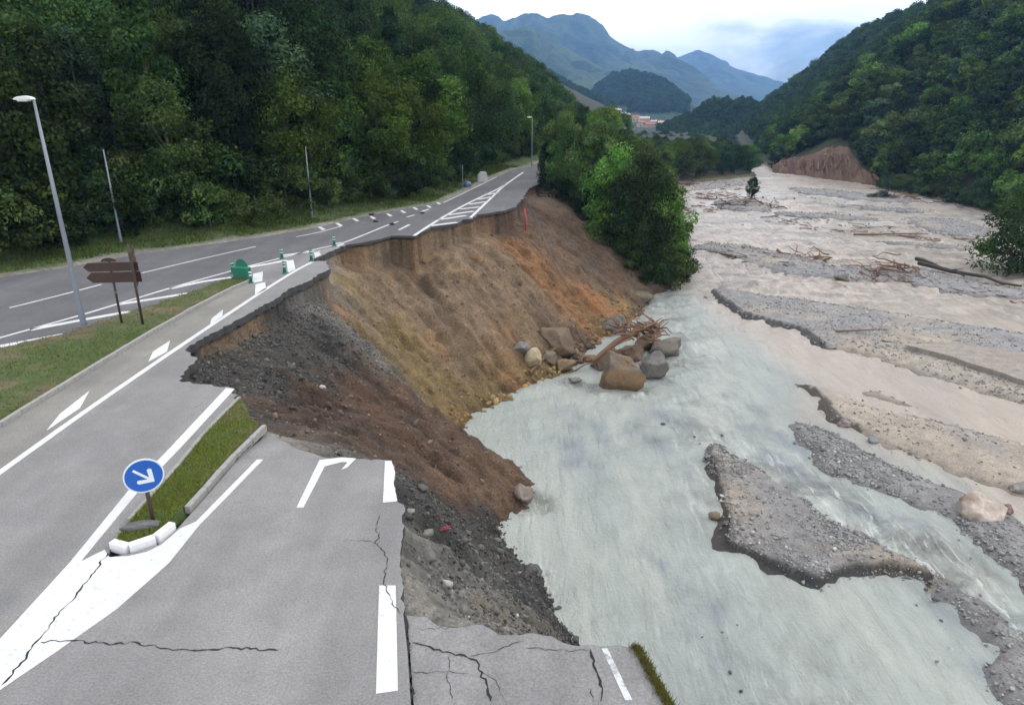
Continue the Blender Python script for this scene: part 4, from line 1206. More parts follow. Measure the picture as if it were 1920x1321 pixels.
# ---- left hillside
SKY_L = ([-400, 820, 860, 880, 905, 940, 980, 1020, 1045, 1075, 1110, 1160, 1300], [-900, -200, -60, 0, 45, 75, 105, 130, 160, 188, 210, 224, 240])
def lmin(x, y):
    d = sdist(x, y, LHILL)
    px, py = px_grid(x, y, d * 0.45 + 5)
    bad = (d < np.where(px < 760, 6.4, 5.2)) | (d > 120) | (px < -170) | (px > 1170) | (py < -150)
    return np.where(bad, np.nan, 3.4 + 0.012 * y + 0.010 * d)
spots = scatter(34000, (-130, 130), (30, 640), lmin, 5)
trees = []
for (x, y), z in zip(spots, zs(lhill_z, spots)):
    kind = random.choice(('near0', 'near1', 'near2', 'near3', 'near4', 'near5', 'near6'))
    s = random.uniform(0.95, 1.6)
    px, py = pxq(x, y, z + 9.4 * s)
    lim = np.interp(px, *SKY_L)
    bx, by = pxq(x, y, z)
    if py < lim:
        f = (by - lim) / (by - py + 1e-6)
        if f < 0.22: continue
        s *= f
    if by < -10: continue
    # thin growth over the rocky scar
    mx, my = pxq(x, y, z + 5 * s)
    if math.hypot((mx - 190) / 48, (my - 95) / 75) < 1: s *= 0.35 if random.random() < 0.5 else 0.5
    tx_, ty_ = pxq(x, y, z + 9 * s)
    if math.hypot((tx_ - 195) / 42, (ty_ - 100) / 70) < 1 and s > 0.55: continue
    trees.append((math.hypot(x, y), x, y, z, kind, s, px, py))
trees.sort()
for i, (dd, x, y, z, kind, s, px, py) in enumerate(trees):
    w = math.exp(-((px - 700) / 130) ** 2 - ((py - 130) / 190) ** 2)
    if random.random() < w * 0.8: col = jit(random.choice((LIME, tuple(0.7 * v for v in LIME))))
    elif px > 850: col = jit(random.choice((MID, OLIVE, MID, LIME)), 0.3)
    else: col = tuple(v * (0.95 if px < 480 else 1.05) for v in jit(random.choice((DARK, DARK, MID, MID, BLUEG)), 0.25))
    if i < 290:
        zone = 'behind the tall lamp post' if px < 300 else 'behind the bare pole on the verge' if px < 600 else 'above the white hatching of the main road' if px < 850 else 'beyond the far end of the main road'
        tier = 'at the forest edge' if float(sdist(np.array([x]), np.array([y]), LHILL)[0]) < 10 else 'high on the slope'
        if col[1] > 0.09: lab, grp = 'bright yellow-green tree %s %s' % (tier, zone), 'yellow-green trees above the main road'
        elif kind in ('near3', 'near6'): lab, grp = 'dark pointed tree %s %s' % (tier, zone), 'pointed trees above the main road'
        else: lab, grp = 'dark green broadleaf tree %s %s' % (tier, zone), 'broadleaf trees above the main road'
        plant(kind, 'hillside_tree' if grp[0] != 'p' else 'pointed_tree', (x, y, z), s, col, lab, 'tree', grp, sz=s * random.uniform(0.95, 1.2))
    else:
        STUFF.setdefault('left', []).append((x, y, z, s * 1.1))
# shrubs at the forest's foot
def lmin2(x, y):
    d = sdist(x, y, LHILL); px, py = px_grid(x, y, 0 * x + 1)
    return np.where((d < 4.0) | (d > 9.5) | (px < -100) | (px > 1000), np.nan, 1.8)
for x, y in scatter(24000, (-80, 30), (35, 200), lmin2, 6):
    s = random.uniform(0.6, 1.2) + 0.5 * max(0, float(sdist(np.array([x]), np.array([y]), LHILL)[0]) - 6) / 3
    plant(random.choice(('bush0', 'bush1', 'bush2')), 'roadside_bush', (x, y, zq(lhill_z, x, y)), s, jit(random.choice((DARK, MID, DARK, OLIVE)), 0.3),
          'low dark bush at the forest edge ' + (lambda q: 'behind the tall lamp post' if q < 300 else 'beside the bare verge pole' if q < 620 else 'along the hatched stretch of road' if q < 860 else 'near the far road end')(pxq(x, y, 0)[0]), 'bush', 'bushes along the forest edge')

# ---- trees on the bank right of the broken road
bank_spots = [(x, y, h * 1.6) for x, y, h in [(15.5, 81, 8.5), (18, 85, 8.5), (20.4, 88.5, 8), (12.6, 84, 8), (14.5, 90, 10), (10, 89.5, 8.5), (7.2, 92, 7.5), (11.5, 97, 11), (16, 96, 11.5), (20.3, 97, 9.5), (7.6, 103, 10.5), (13, 105, 12), (18, 107, 12), (22.5, 108, 9.5),
              (10.6, 114, 10.5), (16, 117, 13), (22, 119, 11.5), (25.5, 121, 8.5), (13.6, 126, 11.5), (20, 132, 13), (26, 134, 10), (29, 139, 8), (18, 146, 12), (25, 150, 12), (31, 156, 9), (22, 165, 12), (29, 170, 12), (28, 186, 11), (34, 182, 9.5)]]
SKY_C = ([990, 1003, 1050, 1100, 1140, 1180, 1215, 1240, 1270, 1330], [262, 248, 226, 218, 216, 238, 262, 300, 380, 420])
def ground_z(x, y):
    return zq(embank_z, x, y) if y < 95.5 else zq(bank_z, x, y)
for i, (x, y, h) in enumerate(bank_spots):
    z = ground_z(x, y)
    px, py = pxq(x, y, z + h)
    lim = np.interp(px, *SKY_C); by = pxq(x, y, z)[1]
    if py < lim: h *= max(0.6, (by - lim) / (by - py))
    kind = random.choice(('near2', 'near5', 'near2', 'near5', 'near1', 'near3'))
    col = tuple(1.55 * v for v in jit(random.choice((MID, OLIVE, OLIVE, LIME, MID, LIME, DARK)), 0.25))
    plant(kind, 'bank_tree', (x, y, z), h / 10 * 0.86, col, 'leafy green tree %s right of the broken road' % ('at the waterside' if x > 14.5 + (y - 80) * 0.14 else 'atop the bank' if x < 9 + (y - 90) * 0.13 else 'halfway down') + (', nearest the breach' if y < 93 else ', deeper in the thicket' if y < 125 else ', far back'), 'tree', 'trees crowding the riverbank past the broken road', sz=h / 10 * 1.05)
plant('near3', 'roadside_tree', (4.6, 94.0, ground_z(4.6, 94.0)), 0.52, DARK, 'dark small tree standing at the right edge of the far road', 'tree', sz=0.72)
for i, (x, y, s) in enumerate(((16.2, 78.5, 1.1), (18.6, 80.5, 1.2), (20.6, 84, 1.1), (14, 80, 1.0), (11.4, 82.5, 1.0), (8.6, 86.5, 0.9), (6.0, 89, 0.8), (21.6, 87, 1.0), (12.8, 86.5, 1.1), (16.5, 84, 1.2), (10, 87, 1.0), (22.4, 93, 1.0), (23.5, 100, 1.1), (26, 113, 1.2), (29, 128, 1.2), (31, 145, 1.2))):
    plant(random.choice(('bush0', 'bush1', 'bush2')), 'bank_bush', (x, y, ground_z(x, y)), s, jit(random.choice((MID, DARK, OLIVE)), 0.25),
          'dense green bush at the waterside foot of the bank trees', 'bush', 'bushes at the foot of the bank trees')
# ---- terrace trees at the head of the reach
def tmin(x, y):
    return np.where(inside(x, y, [(30, 184), (36, 190), (56, 199), (72, 213), (82, 262), (88, 295), (50, 295), (30, 240)]), 4.6, np.nan)
for i, (x, y) in enumerate(scatter(4000, (25, 110), (180, 345), tmin, 9)):
    z = zq(bank_z, x, y)
    h = random.uniform(10, 14) + max(0, y - 230) * 0.03
    px, py = pxq(x, y, z + h)
    lim = np.interp(px, [1180, 1240, 1300, 1360, 1420, 1480], [255, 262, 262, 268, 270, 280]); by = pxq(x, y, z)[1]
    if py < lim: h *= max(0.5, (by - lim) / (by - py))
    plant(random.choice(('near0', 'near1', 'near2', 'near5')), 'terrace_tree', (x, y, z), h / 10 * 1.05, jit(random.choice((MID, OLIVE, OLIVE, LIME, BLUEG)), 0.25),
          'grey-green tree in the far grove at the head of the river reach', 'tree', 'trees of the far grove across the river')

# ---- right hillside
SKY_R = ([1150, 1235, 1270, 1340, 1380, 1420, 1500, 1600, 1700, 1800, 2300], [230, 215, 192, 181, 166, 150, 104, 54, 4, -50, -300])
SCAR_C = (90, 207)
def rmin(x, y):
    d = sdist(x, y, RHILL); px, py = px_grid(x, y, WZ + 0.8 * d + 4)
    return np.where((d < 2.5) | (d > 150) | (px < 1200) | (px > 2000) | (py < -90), np.nan, 3.9 + 0.005 * y)
rt = []
rsp = scatter(120000, (60, 420), (60, 800), rmin, 12)
rds = sdist(np.array(rsp)[:, 0], np.array(rsp)[:, 1], RHILL)
for (x, y), z, d in zip(rsp, zs(rhill_z, rsp), rds):
    s = random.uniform(0.8, 1.3) * (1 if d > 8 else 0.8)
    px, py = pxq(x, y, z + 8.6 * s)
    bx, by = pxq(x, y, z)
    if by < 354 and by > np.interp(bx, [1430, 1440, 1462, 1490, 1525, 1560, 1575, 1590, 1600, 1620, 1640, 1650, 1660], [900, 318, 304, 294, 282, 268, 264, 270, 294, 314, 334, 349, 900]): continue      # the slide scar is bare
    lim = np.interp(px, *SKY_R)
    if py < lim:
        f = (by - lim) / (by - py + 1e-6)
        if f < 0.4: continue
        s *= f
    rt.append((math.hypot(x, y), x, y, z, s, px, py))
rt.sort()
for i, (dd, x, y, z, s, px, py) in enumerate(rt):
    if i < 295:
        col = tuple(1.2 * v for v in jit(random.choice((MID, MID, OLIVE, OLIVE, BLUEG, DARK, LIME)), 0.4))
        if random.random() < 0.10: col = jit(LIME, 0.25)
        zone = 'left of the earth slide' if px < 1450 else 'above the earth slide' if px < 1650 else 'right of the earth slide' if px < 1790 else 'by the right edge'
        tier = 'at the waterside' if z < WZ + 8 else 'halfway up' if z < WZ + 30 else 'high up'
        if col[1] > 0.12: lab, grp = 'yellow-green tree %s on the slope across the river, %s' % (tier, zone), 'light trees across the river'
        else: lab, grp = 'dark tree %s on the slope across the river, %s' % (tier, zone), 'dark trees across the river'
        plant('far%d' % random.randrange(5), 'slope_tree', (x, y, z), s, col, lab, 'tree', grp, sz=s * random.uniform(0.85, 1.15))
    else:
        STUFF.setdefault('right', []).append((x, y, z, s))

for px, py in ((1452, 312), (1475, 292), (1500, 284), (1525, 274), (1545, 264), (1565, 255), (1585, 252), (1600, 262), (1608, 278), (1618, 290), (1630, 304), (1642, 320), (1655, 335), (1610, 250), (1626, 270), (1640, 292), (1655, 312), (1598, 242), (1668, 326), (1560, 244), (1530, 258), (1500, 268)):
    x, y = hill_hit(px, py, rhill_z, 150, 330)
    plant('far%d' % random.randrange(5), 'slope_tree', (x, y, zq(rhill_z, x, y) - 1.0), random.uniform(0.6, 0.85), jit(random.choice((MID, OLIVE, BLUEG, DARK)), 0.3), 'dark tree on the rim of the red earth slide across the river', 'tree', 'trees on the rim of the earth slide')

# the woods too far off to count: one object each
woods_col = bpy.data.collections.new('woods_source')
for i in range(5):
    o = bpy.data.objects.new('woods_tree_%d' % i, PROTO['far%d' % i][0]); o.color = (*[tuple(1.2 * q for q in v) for v in (MID, OLIVE, MID, BLUEG, OLIVE)][i], 1)
    woods_col.objects.link(o)
def woods(name, pts, label, scale=1.0):
    me = bpy.data.meshes.new(name)
    me.from_pydata([p[:3] for p in pts], [], [])
    a = me.attributes.new('size', 'FLOAT', 'POINT'); a.data.foreach_set('value', [p[3] * scale for p in pts])
    o = link(name, me)
    o.color = (*MID, 1)
    ng = bpy.data.node_groups.new(name, 'GeometryNodeTree')
    ng.interface.new_socket('Geometry', in_out='INPUT', socket_type='NodeSocketGeometry')
    ng.interface.new_socket('Geometry', in_out='OUTPUT', socket_type='NodeSocketGeometry')
    n, l = ng.nodes, ng.links
    gi, go = n.new('NodeGroupInput'), n.new('NodeGroupOutput')
    iop = n.new('GeometryNodeInstanceOnPoints'); ci = n.new('GeometryNodeCollectionInfo')
    ci.inputs['Collection'].default_value = woods_col
    ci.inputs['Separate Children'].default_value = True; ci.inputs['Reset Children'].default_value = True
    iop.inputs['Pick Instance'].default_value = True
    ri = n.new('FunctionNodeRandomValue'); ri.data_type = 'INT'
    ri.inputs[4].default_value = 0; ri.inputs[5].default_value = 4
    rr = n.new('FunctionNodeRandomValue'); rr.data_type = 'FLOAT_VECTOR'
    rr.inputs[0].default_value = (0, 0, 0); rr.inputs[1].default_value = (0, 0, 6.28)
    sz = n.new('GeometryNodeInputNamedAttribute'); sz.data_type = 'FLOAT'; sz.inputs['Name'].default_value = 'size'
    l.new(gi.outputs[0], iop.inputs['Points']); l.new(ci.outputs[0], iop.inputs['Instance'])
    l.new(ri.outputs[2], iop.inputs['Instance Index']); l.new(rr.outputs[0], iop.inputs['Rotation']); l.new(sz.outputs['Attribute'], iop.inputs['Scale'])
    l.new(iop.outputs[0], go.inputs[0])
    md = o.modifiers.new('woods', 'NODES'); md.node_group = ng
    return tag(o, label, 'woods', kind='stuff')
if STUFF.get('left'): woods('far_woods', STUFF['left'], 'far continuous woods on the upper hillside above the main road')
if STUFF.get('right'): woods('far_woods', STUFF['right'], 'far continuous woods on the upper slope across the river')

# right-hand bank trees and flood-battered growth
plant('near0', 'overhanging_tree', P(1918, 508, WZ) + (WZ + 0.3,), 1.3, jit(MID, 0.05), 'large green tree leaning over the water at the right edge', 'tree', sz=1.3)
plant('bush1', 'overhanging_bush', P(1888, 512, WZ) + (WZ + 0.1,), 1.7, jit(MID, 0.05), 'green bush in the water under the tree at the right edge', 'bush')
plant('near2', 'stranded_tree', P(1408, 378, WZ) + (WZ + 0.1,), 0.42, jit(DARK, 0.05), 'lone slim tree standing in the middle of the flooded river', 'tree', sz=0.62)
plant('bush0', 'flooded_bush', P(1650, 372, WZ) + (WZ - 0.2,), 1.1, (0.085, 0.090, 0.060), 'grey mud-coated bush standing in the river below the earth slide', 'bush', sz=0.6)
for i in range(16):
    px = 1655 + i * 17
    x, y = P(px, np.interp(px, [1640, 1720, 1800, 1872, 1930], [350, 366, 383, 401, 425]) + random.uniform(-4, 2), WZ)
    plant(random.choice(('bush0', 'bush1', 'bush2')), 'waterline_bush', (x, y, WZ + 0.2), random.uniform(0.7, 1.3), jit(random.choice((MID, OLIVE, BLUEG)), 0.25),
          'grey-green bush along the far waterline below the right slope', 'bush', 'bushes along the far waterline')

# ---- grass on the islands and verge
def blades(name, pts, hmin, hmax, w, label, col, seed=0, dry=0.25):
    r = np.random.default_rng(seed)
    n = len(pts); pts = np.asarray(pts)
    a = r.uniform(0, 6.283, n); h = r.uniform(hmin, hmax, n); ww = w * r.uniform(0.6, 1.3, n)
    dx, dy = np.cos(a) * ww, np.sin(a) * ww
    lx, ly = r.normal(0, 0.4, n) * h, r.normal(0, 0.4, n) * h
    V = np.stack([pts - np.stack([dx, dy, 0 * h], 1), pts + np.stack([dx, dy, 0 * h], 1), pts + np.stack([lx, ly, h], 1)], 1).reshape(-1, 3)
    F = np.arange(n * 3).reshape(-1, 3)
    t = r.uniform(0.6, 1.4, n); dr = (r.random(n) < dry)
    c = np.stack([t * np.where(dr, 1.9, 1.0), t * np.where(dr, 1.15, 1.0), t * np.where(dr, 1.3, 1.0)], 1)
    o = link(name, mesh_np(name, V, F, M['leaf'], False, np.repeat(c, 3, 0)))
    o.color = (*col, 1)
    return tag(o, label, 'grass', kind='stuff')
def poly_points(poly, n, seed, keepf=None):
    r = np.random.default_rng(seed)
    xs = [p[0] for p in poly]; ys = [p[1] for p in poly]
    x = r.uniform(min(xs), max(xs), n); y = r.uniform(min(ys), max(ys), n)
    k = inside(x, y, poly)
    if keepf is not None: k &= keepf(x, y)
    return x[k], y[k]
near1 = [p if p[0] > -45 else (max(p[0], -45), p[1]) for p in isl1_poly]
gxx, gyy = poly_points(isl1_poly, 420000, 1, lambda x, y: (x > -34) & (RNG.random(len(x)) < 0.35 + 0.65 * sstep(0.25, -0.25, fbm(x * 0.5, y * 0.5, 5, 4) * 0.8 + 0.12)))
blades('grass', np.stack([gxx, gyy, 0.15 + 0.08 * sstep(0, 2, sdist(gxx, gyy, isl1_poly))], 1), 0.03, 0.12, 0.016, 'short patchy grass on the long traffic island under the lamp post', (0.100, 0.140, 0.036), 1, 0.35)
gxx, gyy = poly_points(isl2_poly, 42000, 2, lambda x, y: RNG.random(len(x)) < 0.3 + 0.7 * sstep(0.3, -0.2, fbm(x * 0.5, y * 0.5, 5, 4) * 0.8))
blades('grass', np.stack([gxx, gyy, np.full_like(gxx, 0.14)], 1), 0.03, 0.11, 0.011, 'green grass on the traffic island with the round blue sign', (0.135, 0.205, 0.045), 2, 0.3)
vx = RNG.uniform(-62, 6, 400000); vy = RNG.uniform(35, 120, 400000)
vd = sdist(vx, vy, LHILL); k = (vd > 1.3) & (vd < 5.5) & (RNG.random(len(vx)) < sstep(0.5, -0.3, fbm(vx * 0.4, vy * 0.4, 127, 3)) * 0.9 + 0.1)
vx, vy = vx[k], vy[k]
vz = lhill_z(vx[None], vy[None])[0]
blades('verge_grass', np.stack([vx, vy, vz], 1), 0.08, 0.4, 0.03, 'grass and weeds on the verge between main road and forest', (0.050, 0.085, 0.018), 3, 0.2)
# tufts along the edge of the broken slab and in kerb joints
e0, e1 = SLAB_R
tx = []
for i in range(2600):
    t = random.random(); q = random.gauss(0.02, 0.06)
    tx.append((e0[0] + (e1[0] - e0[0]) * t * 1.3 + q, e0[1] + (e1[1] - e0[1]) * t * 1.3, SLAB_Z + 0.01 - max(0, q) * 0.4))
blades('grass_fringe', tx, 0.04, 0.13, 0.010, 'grass fringe along the outer edge of the cracked road slab', (0.11, 0.15, 0.04), 4, 0.45)
#PART4
# ================================================================== STONES
def ico(sub):
    bm = bmesh.new(); bmesh.ops.create_icosphere(bm, subdivisions=sub, radius=1.0)
    v = np.array([x.co[:] for x in bm.verts]); f = np.array([[q.index for q in x.verts] for x in bm.faces]); bm.free()
    return v, f
ICO1, ICO2, ICO3 = ico(1), ico(2), ico(4)

def rand_rot(r, n):
    q = r.normal(size=(n, 4)); q /= np.linalg.norm(q, axis=1)[:, None]
    w, x, y, z = q.T
    return np.stack([np.stack([1 - 2 * (y * y + z * z), 2 * (x * y - z * w), 2 * (x * z + y * w)], 1),
                     np.stack([2 * (x * y + z * w), 1 - 2 * (x * x + z * z), 2 * (y * z - x * w)], 1),
                     np.stack([2 * (x * z - y * w), 2 * (y * z + x * w), 1 - 2 * (x * x + y * y)], 1)], 1)

def stones(name, pts, size, cols, label, seed=0, flat=0.7, base=ICO1):
    """loose stones too many and too small to pick apart: one object"""
    r = np.random.default_rng(seed)
    pts = np.asarray(pts); n = len(pts)
    if n == 0: return None
    bv, bf = base
    jv = bv[None] * (1 + 0.28 * r.normal(size=(n, len(bv), 1)).clip(-1.3, 1.3))
    sc = np.stack([r.uniform(0.7, 1.3, n), r.uniform(0.6, 1.1, n), r.uniform(0.45, 0.95, n)], 1) * size[:, None]
    v = np.einsum('nij,nkj->nki', rand_rot(r, n), jv * sc[:, None])
    v[:, :, 2] *= flat
    v = v + pts[:, None]
    f = bf[None] + (np.arange(n) * len(bv))[:, None, None]
    o = link(name, mesh_np(name, v.reshape(-1, 3), f.reshape(-1, 3), M['stone'], False, np.repeat(cols, len(bv), 0)))
    return tag(o, label, 'stones', kind='stuff')

r0 = np.random.default_rng(77)
# broken fill on the torn embankment
sx = r0.uniform(-15.5, 3.5, 90000); sy = r0.uniform(10, 46, 90000)
sz_ = embank_z(sx[None], sy[None])[0]
kk = (sz_ < -0.34) & (sz_ > WZ - 0.2)
sx, sy, sz_ = sx[kk], sy[kk], sz_[kk]
nearest = np.argmin((sx[:, None] - ctl[None, :, 0]) ** 2 + (sy[:, None] - ctl[None, :, 1]) ** 2, 1)
soilk = np.array([c[3] for c in CTL])[nearest]
dens = np.select([soilk == 'K', soilk == 'G', soilk == 'R', soilk == 'S'], [0.75, 0.6, 0.10, 0.05], 0.06)
kk = r0.random(len(sx)) < dens
sx, sy, sz_, soilk = sx[kk], sy[kk], sz_[kk], soilk[kk]
ssz = 0.022 + 0.075 * r0.random(len(sx)) ** 3.5 + 0.16 * (r0.random(len(sx)) < 0.02) * r0.random(len(sx))
ssz *= np.where(sy < 24, 0.95, 1.0)
tone = r0.uniform(0.045, 0.20, len(sx)) * np.where(r0.random(len(sx)) < 0.05, 2.0, 1.0)
tone *= np.where(soilk == 'K', 0.5, 0.9)
scol = np.stack([tone, tone * 0.95, tone * r0.uniform(0.80, 0.93, len(sx))], 1)
scol[soilk == 'R'] *= np.array([1.1, 0.85, 0.7])
stones('loose_stones', np.stack([sx, sy, sz_ + ssz * 0.2], 1), ssz, scol, 'loose grey broken stones covering the slope of the torn embankment', 1, 0.9)
# clods and stones on the back cliff
sx = r0.uniform(-14, 14, 16000); sy = r0.uniform(42, 82, 16000)
sz_ = embank_z(sx[None], sy[None])[0]
kk = (sz_ < -1.2) & (sz_ > WZ - 0.1) & (r0.random(len(sx)) < 0.10 + 0.9 * np.exp(-(sz_ - WZ) / 0.8))
sx, sy, sz_ = sx[kk], sy[kk], sz_[kk]
ssz = 0.05 + 0.16 * r0.random(len(sx)) ** 3 + 0.25 * (sz_ < WZ + 1.0) * r0.random(len(sx)) ** 4
cc_ = soil_at(sx, sy, sz_ + 2) * r0.uniform(0.6, 1.5, len(sx))[:, None]
stones('earth_clods', np.stack([sx, sy, sz_], 1), ssz, cc_, 'brown clods and pebbles stuck in the bare earth cliff', 2, 0.9)
# pebbles on the river bars
BV = np.concatenate([V[(V[:, 2] > WZ + 0.02)] for _, V, _ in BAR_TOP])
BW = np.concatenate([np.full((V[:, 2] > WZ + 0.02).sum(), 1.0 if n_ == 'gravel_bar' else 0.25) for n_, V, _ in BAR_TOP])
BW = BW * np.where((BV[:, 0] < 16) & (BV[:, 1] < 36), np.where(BV[:, 2] > WZ + 0.36, 0.5, 0.02), 1.0) * (1.6 - 1.2 * sstep(0.1, 0.6, BV[:, 2] - WZ)) * (0.25 + sstep(-0.3, 0.3, fbm(BV[:, 0] * 0.3, BV[:, 1] * 0.3, 131, 3))) / (1 + (BV[:, 1] / 60) ** 2)
idx = r0.choice(len(BV), 17000, p=BW / BW.sum())
bp = BV[idx] + np.concatenate([r0.uniform(-0.25, 0.25, (17000, 2)), np.zeros((17000, 1))], 1)
bs = 0.022 + 0.10 * r0.random(17000) ** 5 + 0.0006 * bp[:, 1]
bt = r0.uniform(0.13, 0.29, 17000) * np.where(r0.random(17000) < 0.06, 1.7, 1.0)
bc = np.stack([bt, bt * 0.985, bt * r0.uniform(0.9, 1.04, 17000)], 1)
bp[:, 2] += bs * 0.2
stones('river_pebbles', bp, bs, bc, 'grey pebbles and cobbles strewn over the river bars', 3, 0.75)
# cobbles breaking the surface along bar edges and in the far riffles
wp = []
for poly in [b[2] for b in BAR_TOP[1:]]:
    for x, y in resample(poly + [poly[0]], 0.5):
        if r0.random() < 0.5:
            wp.append((x + r0.normal(0, 0.6), y + r0.normal(0, 0.6), WZ + 0.03))
for _ in range(260):
    x, y = P(*[(1560 + r0.normal(0, 70), 372 + r0.normal(0, 9)), (1700 + r0.normal(0, 80), 425 + r0.normal(0, 7)), (1500 + r0.normal(0, 60), 405 + r0.normal(0, 7)), (1800 + r0.normal(0, 50), 430 + r0.normal(0, 6))][int(r0.integers(0, 4))], WZ); wp.append((x, y, WZ + 0.05))
for _ in range(60):
    x, y = P(r0.uniform(1320, 1640), r0.uniform(370, 415), WZ); wp.append((x, y, WZ + 0.05))
wp = np.array(wp); wp = wp[(wp[:, 1] > 5)]
wsz = (0.05 + 0.13 * r0.random(len(wp)) ** 3) * np.clip(wp[:, 1] / 45, 0.7, 2.0)
wt = r0.uniform(0.13, 0.27, len(wp))
stones('river_cobbles', wp, wsz, np.stack([wt, wt, wt * 1.03], 1), 'dark wet cobbles breaking the water along the bars and riffles', 4, 0.7)
sh = []
for (a, b), n_ in ((P(1368, 1222, WZ), 10), (P(1410, 1262, WZ), 4), (P(1250, 788, WZ), 6), (P(930, 1035, WZ), 10), (P(1700, 1092, WZ), 30), (P(1345, 850, WZ), 25)):
    for _ in range(n_): sh.append((a + r0.normal(0, 0.5), b + r0.normal(0, 0.9), WZ + 0.02))
sh = np.array(sh)
stones('shoal_stones', sh, 0.04 + 0.10 * r0.random(len(sh)) ** 2, np.full((len(sh), 3), 0.08), 'small dark stones awash in the milky water', 5, 0.7)

# ---- boulders one can pick out
def ray_hit(px, py, zf, d0=8.0, d1=140.0, n=700):
    d = np.linspace(d0, d1, n)
    u, v = px - CX, py - CY
    k = d / (FPX * CP - v * SP)
    x, y, z = u * k, d, CAM_H - (FPX * SP + v * CP) * k
    g = zf(x[None], y[None])[0]
    w = np.nonzero((z <= g) & (g < -0.31))[0]
    i = w[0] if len(w) else n - 1
    return Vector((x[i], y[i], g[i]))
def boulder(name, loc, dims, tint, label, seed, cat='boulder', rz=0.0, tint2=None, cuts=16, group=None, rough=0.20):
    r = np.random.default_rng(seed)
    v, f = ICO3 if max(dims) > 0.9 else ICO2
    v = v.copy()
    for _ in range(cuts):                                    # cleaved faces
        nrm = r.normal(size=3); nrm /= np.linalg.norm(nrm)
        o = r.uniform(0.50, 0.82)
        dd = v @ nrm - o
        v = v - np.where(dd > 0, dd, 0)[:, None] * nrm
    v = v / np.abs(v).max(0)
    h = fbm(v[:, 0] * 2.2 + seed, v[:, 1] * 2.2 + v[:, 2] * 1.7, seed, 4) * rough + fbm(v[:, 0] * 6 + v[:, 2] * 5, v[:, 1] * 6 - v[:, 2] * 4, seed + 3, 4) * rough * 0.6
    v = v * (1 + h)[:, None]
    c = np.tile(np.array(tint), (len(v), 1)) * (1 + 0.3 * fbm(v[:, 0] * 2, v[:, 1] * 2 + v[:, 2] * 2, seed + 7, 3))[:, None]
    if tint2 is not None:
        t = sstep(-0.1, 0.3, fbm(v[:, 0] * 1.3 + 5, v[:, 2] * 1.3 + v[:, 1], seed + 9, 3))[:, None]
        c = c * (1 - t) + np.array(tint2) * t
    v = v * np.array(dims) / 2
    me = mesh_np(name, v, f, M['stone'], False, c)
    o = link(name, me, None, (loc[0], loc[1], loc[2] + dims[2] * 0.28), (0, 0, rz))
    return tag(o, label, cat, group)
W = lambda px, py: P3(px, py, WZ)
GREY, GREYB, BRN, OCH, CRM = (0.17, 0.160, 0.145), (0.135, 0.13, 0.145), (0.14, 0.095, 0.062), (0.19, 0.115, 0.055), (0.34, 0.28, 0.18)
boulder('boulder', W(1160, 722), (4.1, 3.2, 3.9), (0.125, 0.095, 0.072), 'largest boulder in the river, brown with an orange face, under the driftwood', 301, tint2=OCH)
boulder('boulder', W(1220, 706), (2.5, 2.2, 2.5), (0.120, 0.112, 0.098), 'grey wedge-shaped boulder right beside the largest brown boulder', 302, rz=0.5)
boulder('boulder', W(1246, 664), (3.6, 2.4, 1.9), (0.138, 0.120, 0.100), 'flat grey-brown boulder behind the driftwood tangle in the river', 303, rz=0.2)
for i, (px, py, s_, t_) in enumerate(((1128, 690, 1.5, BRN), (1186, 672, 1.8, BRN), (1212, 652, 2.0, (0.15, 0.10, 0.065)), (1105, 676, 1.0, OCH), (1232, 690, 1.0, BRN), (1150, 676, 1.6, BRN))):
    boulder('boulder', W(px, py), (s_ * 1.3, s_, s_ * 0.9), t_, 'mud-brown rock wedged in the heap around the largest river boulder', 350 + i, group='rocks wedged around the largest boulder')
boulder('boulder', W(1152, 622), (2.6, 2.4, 2.3), (0.155, 0.138, 0.118), 'rounded grey boulder where the orange earth meets the water', 304)
boulder('boulder', ray_hit(1003, 684, embank_z), (1.75, 1.6, 1.7), CRM, 'cream round boulder at the foot of the tan earth cliff', 305, cuts=4, rough=0.05)
boulder('boulder', ray_hit(1048, 655, embank_z), (3.4, 3.0, 3.0), (0.135, 0.095, 0.062), 'big earth-brown boulder bulging from the cliff foot', 306)
boulder('boulder', ray_hit(978, 660, embank_z), (1.5, 1.3, 1.2), GREY, 'small grey boulder just left above the cream boulder', 307)
boulder('boulder', ray_hit(1030, 680, embank_z), (1.4, 1.3, 1.2), (0.15, 0.115, 0.085), 'dull brown boulder next to the cream boulder', 308)
boulder('boulder', ray_hit(1058, 690, embank_z), (1.7, 1.3, 1.1), (0.18, 0.13, 0.07), 'ochre boulder at the waterline right of the cream boulder', 309)
boulder('boulder', W(1077, 715), (1.05, 0.8, 0.5), GREY, 'low grey stone alone in the water left of the largest boulder', 310)
boulder('boulder', W(1196, 566), (3.6, 2.4, 1.6), (0.11, 0.095, 0.06), 'dark wedge rock under the bank trees at the waterline', 311, rz=-0.3)
boulder('boulder', W(985, 940), (1.2, 1.3, 1.3), (0.17, 0.14, 0.115), 'pale rock at the river tip of the brown earth fan', 312)
boulder('boulder', W(997, 1088), (1.15, 1.0, 1.0), (0.075, 0.075, 0.08), 'dark rock at the water edge of the grey rubble slope', 313)
boulder('rubble_stone', ray_hit(838, 1100, embank_z), (0.36, 0.32, 0.28), (0.36, 0.34, 0.31), 'pale angular stone standing out on the grey rubble slope', 314, 'stone')
boulder('rubble_stone', ray_hit(802, 1006, embank_z), (0.42, 0.4, 0.36), (0.19, 0.185, 0.16), 'grey stone at the upper rim of the rubble slope', 315, 'stone')
boulder('rubble_stone', ray_hit(803, 1048, embank_z), (0.6, 0.45, 0.4), (0.13, 0.13, 0.12), 'dark split stone below the cracked road edge', 316, 'stone')
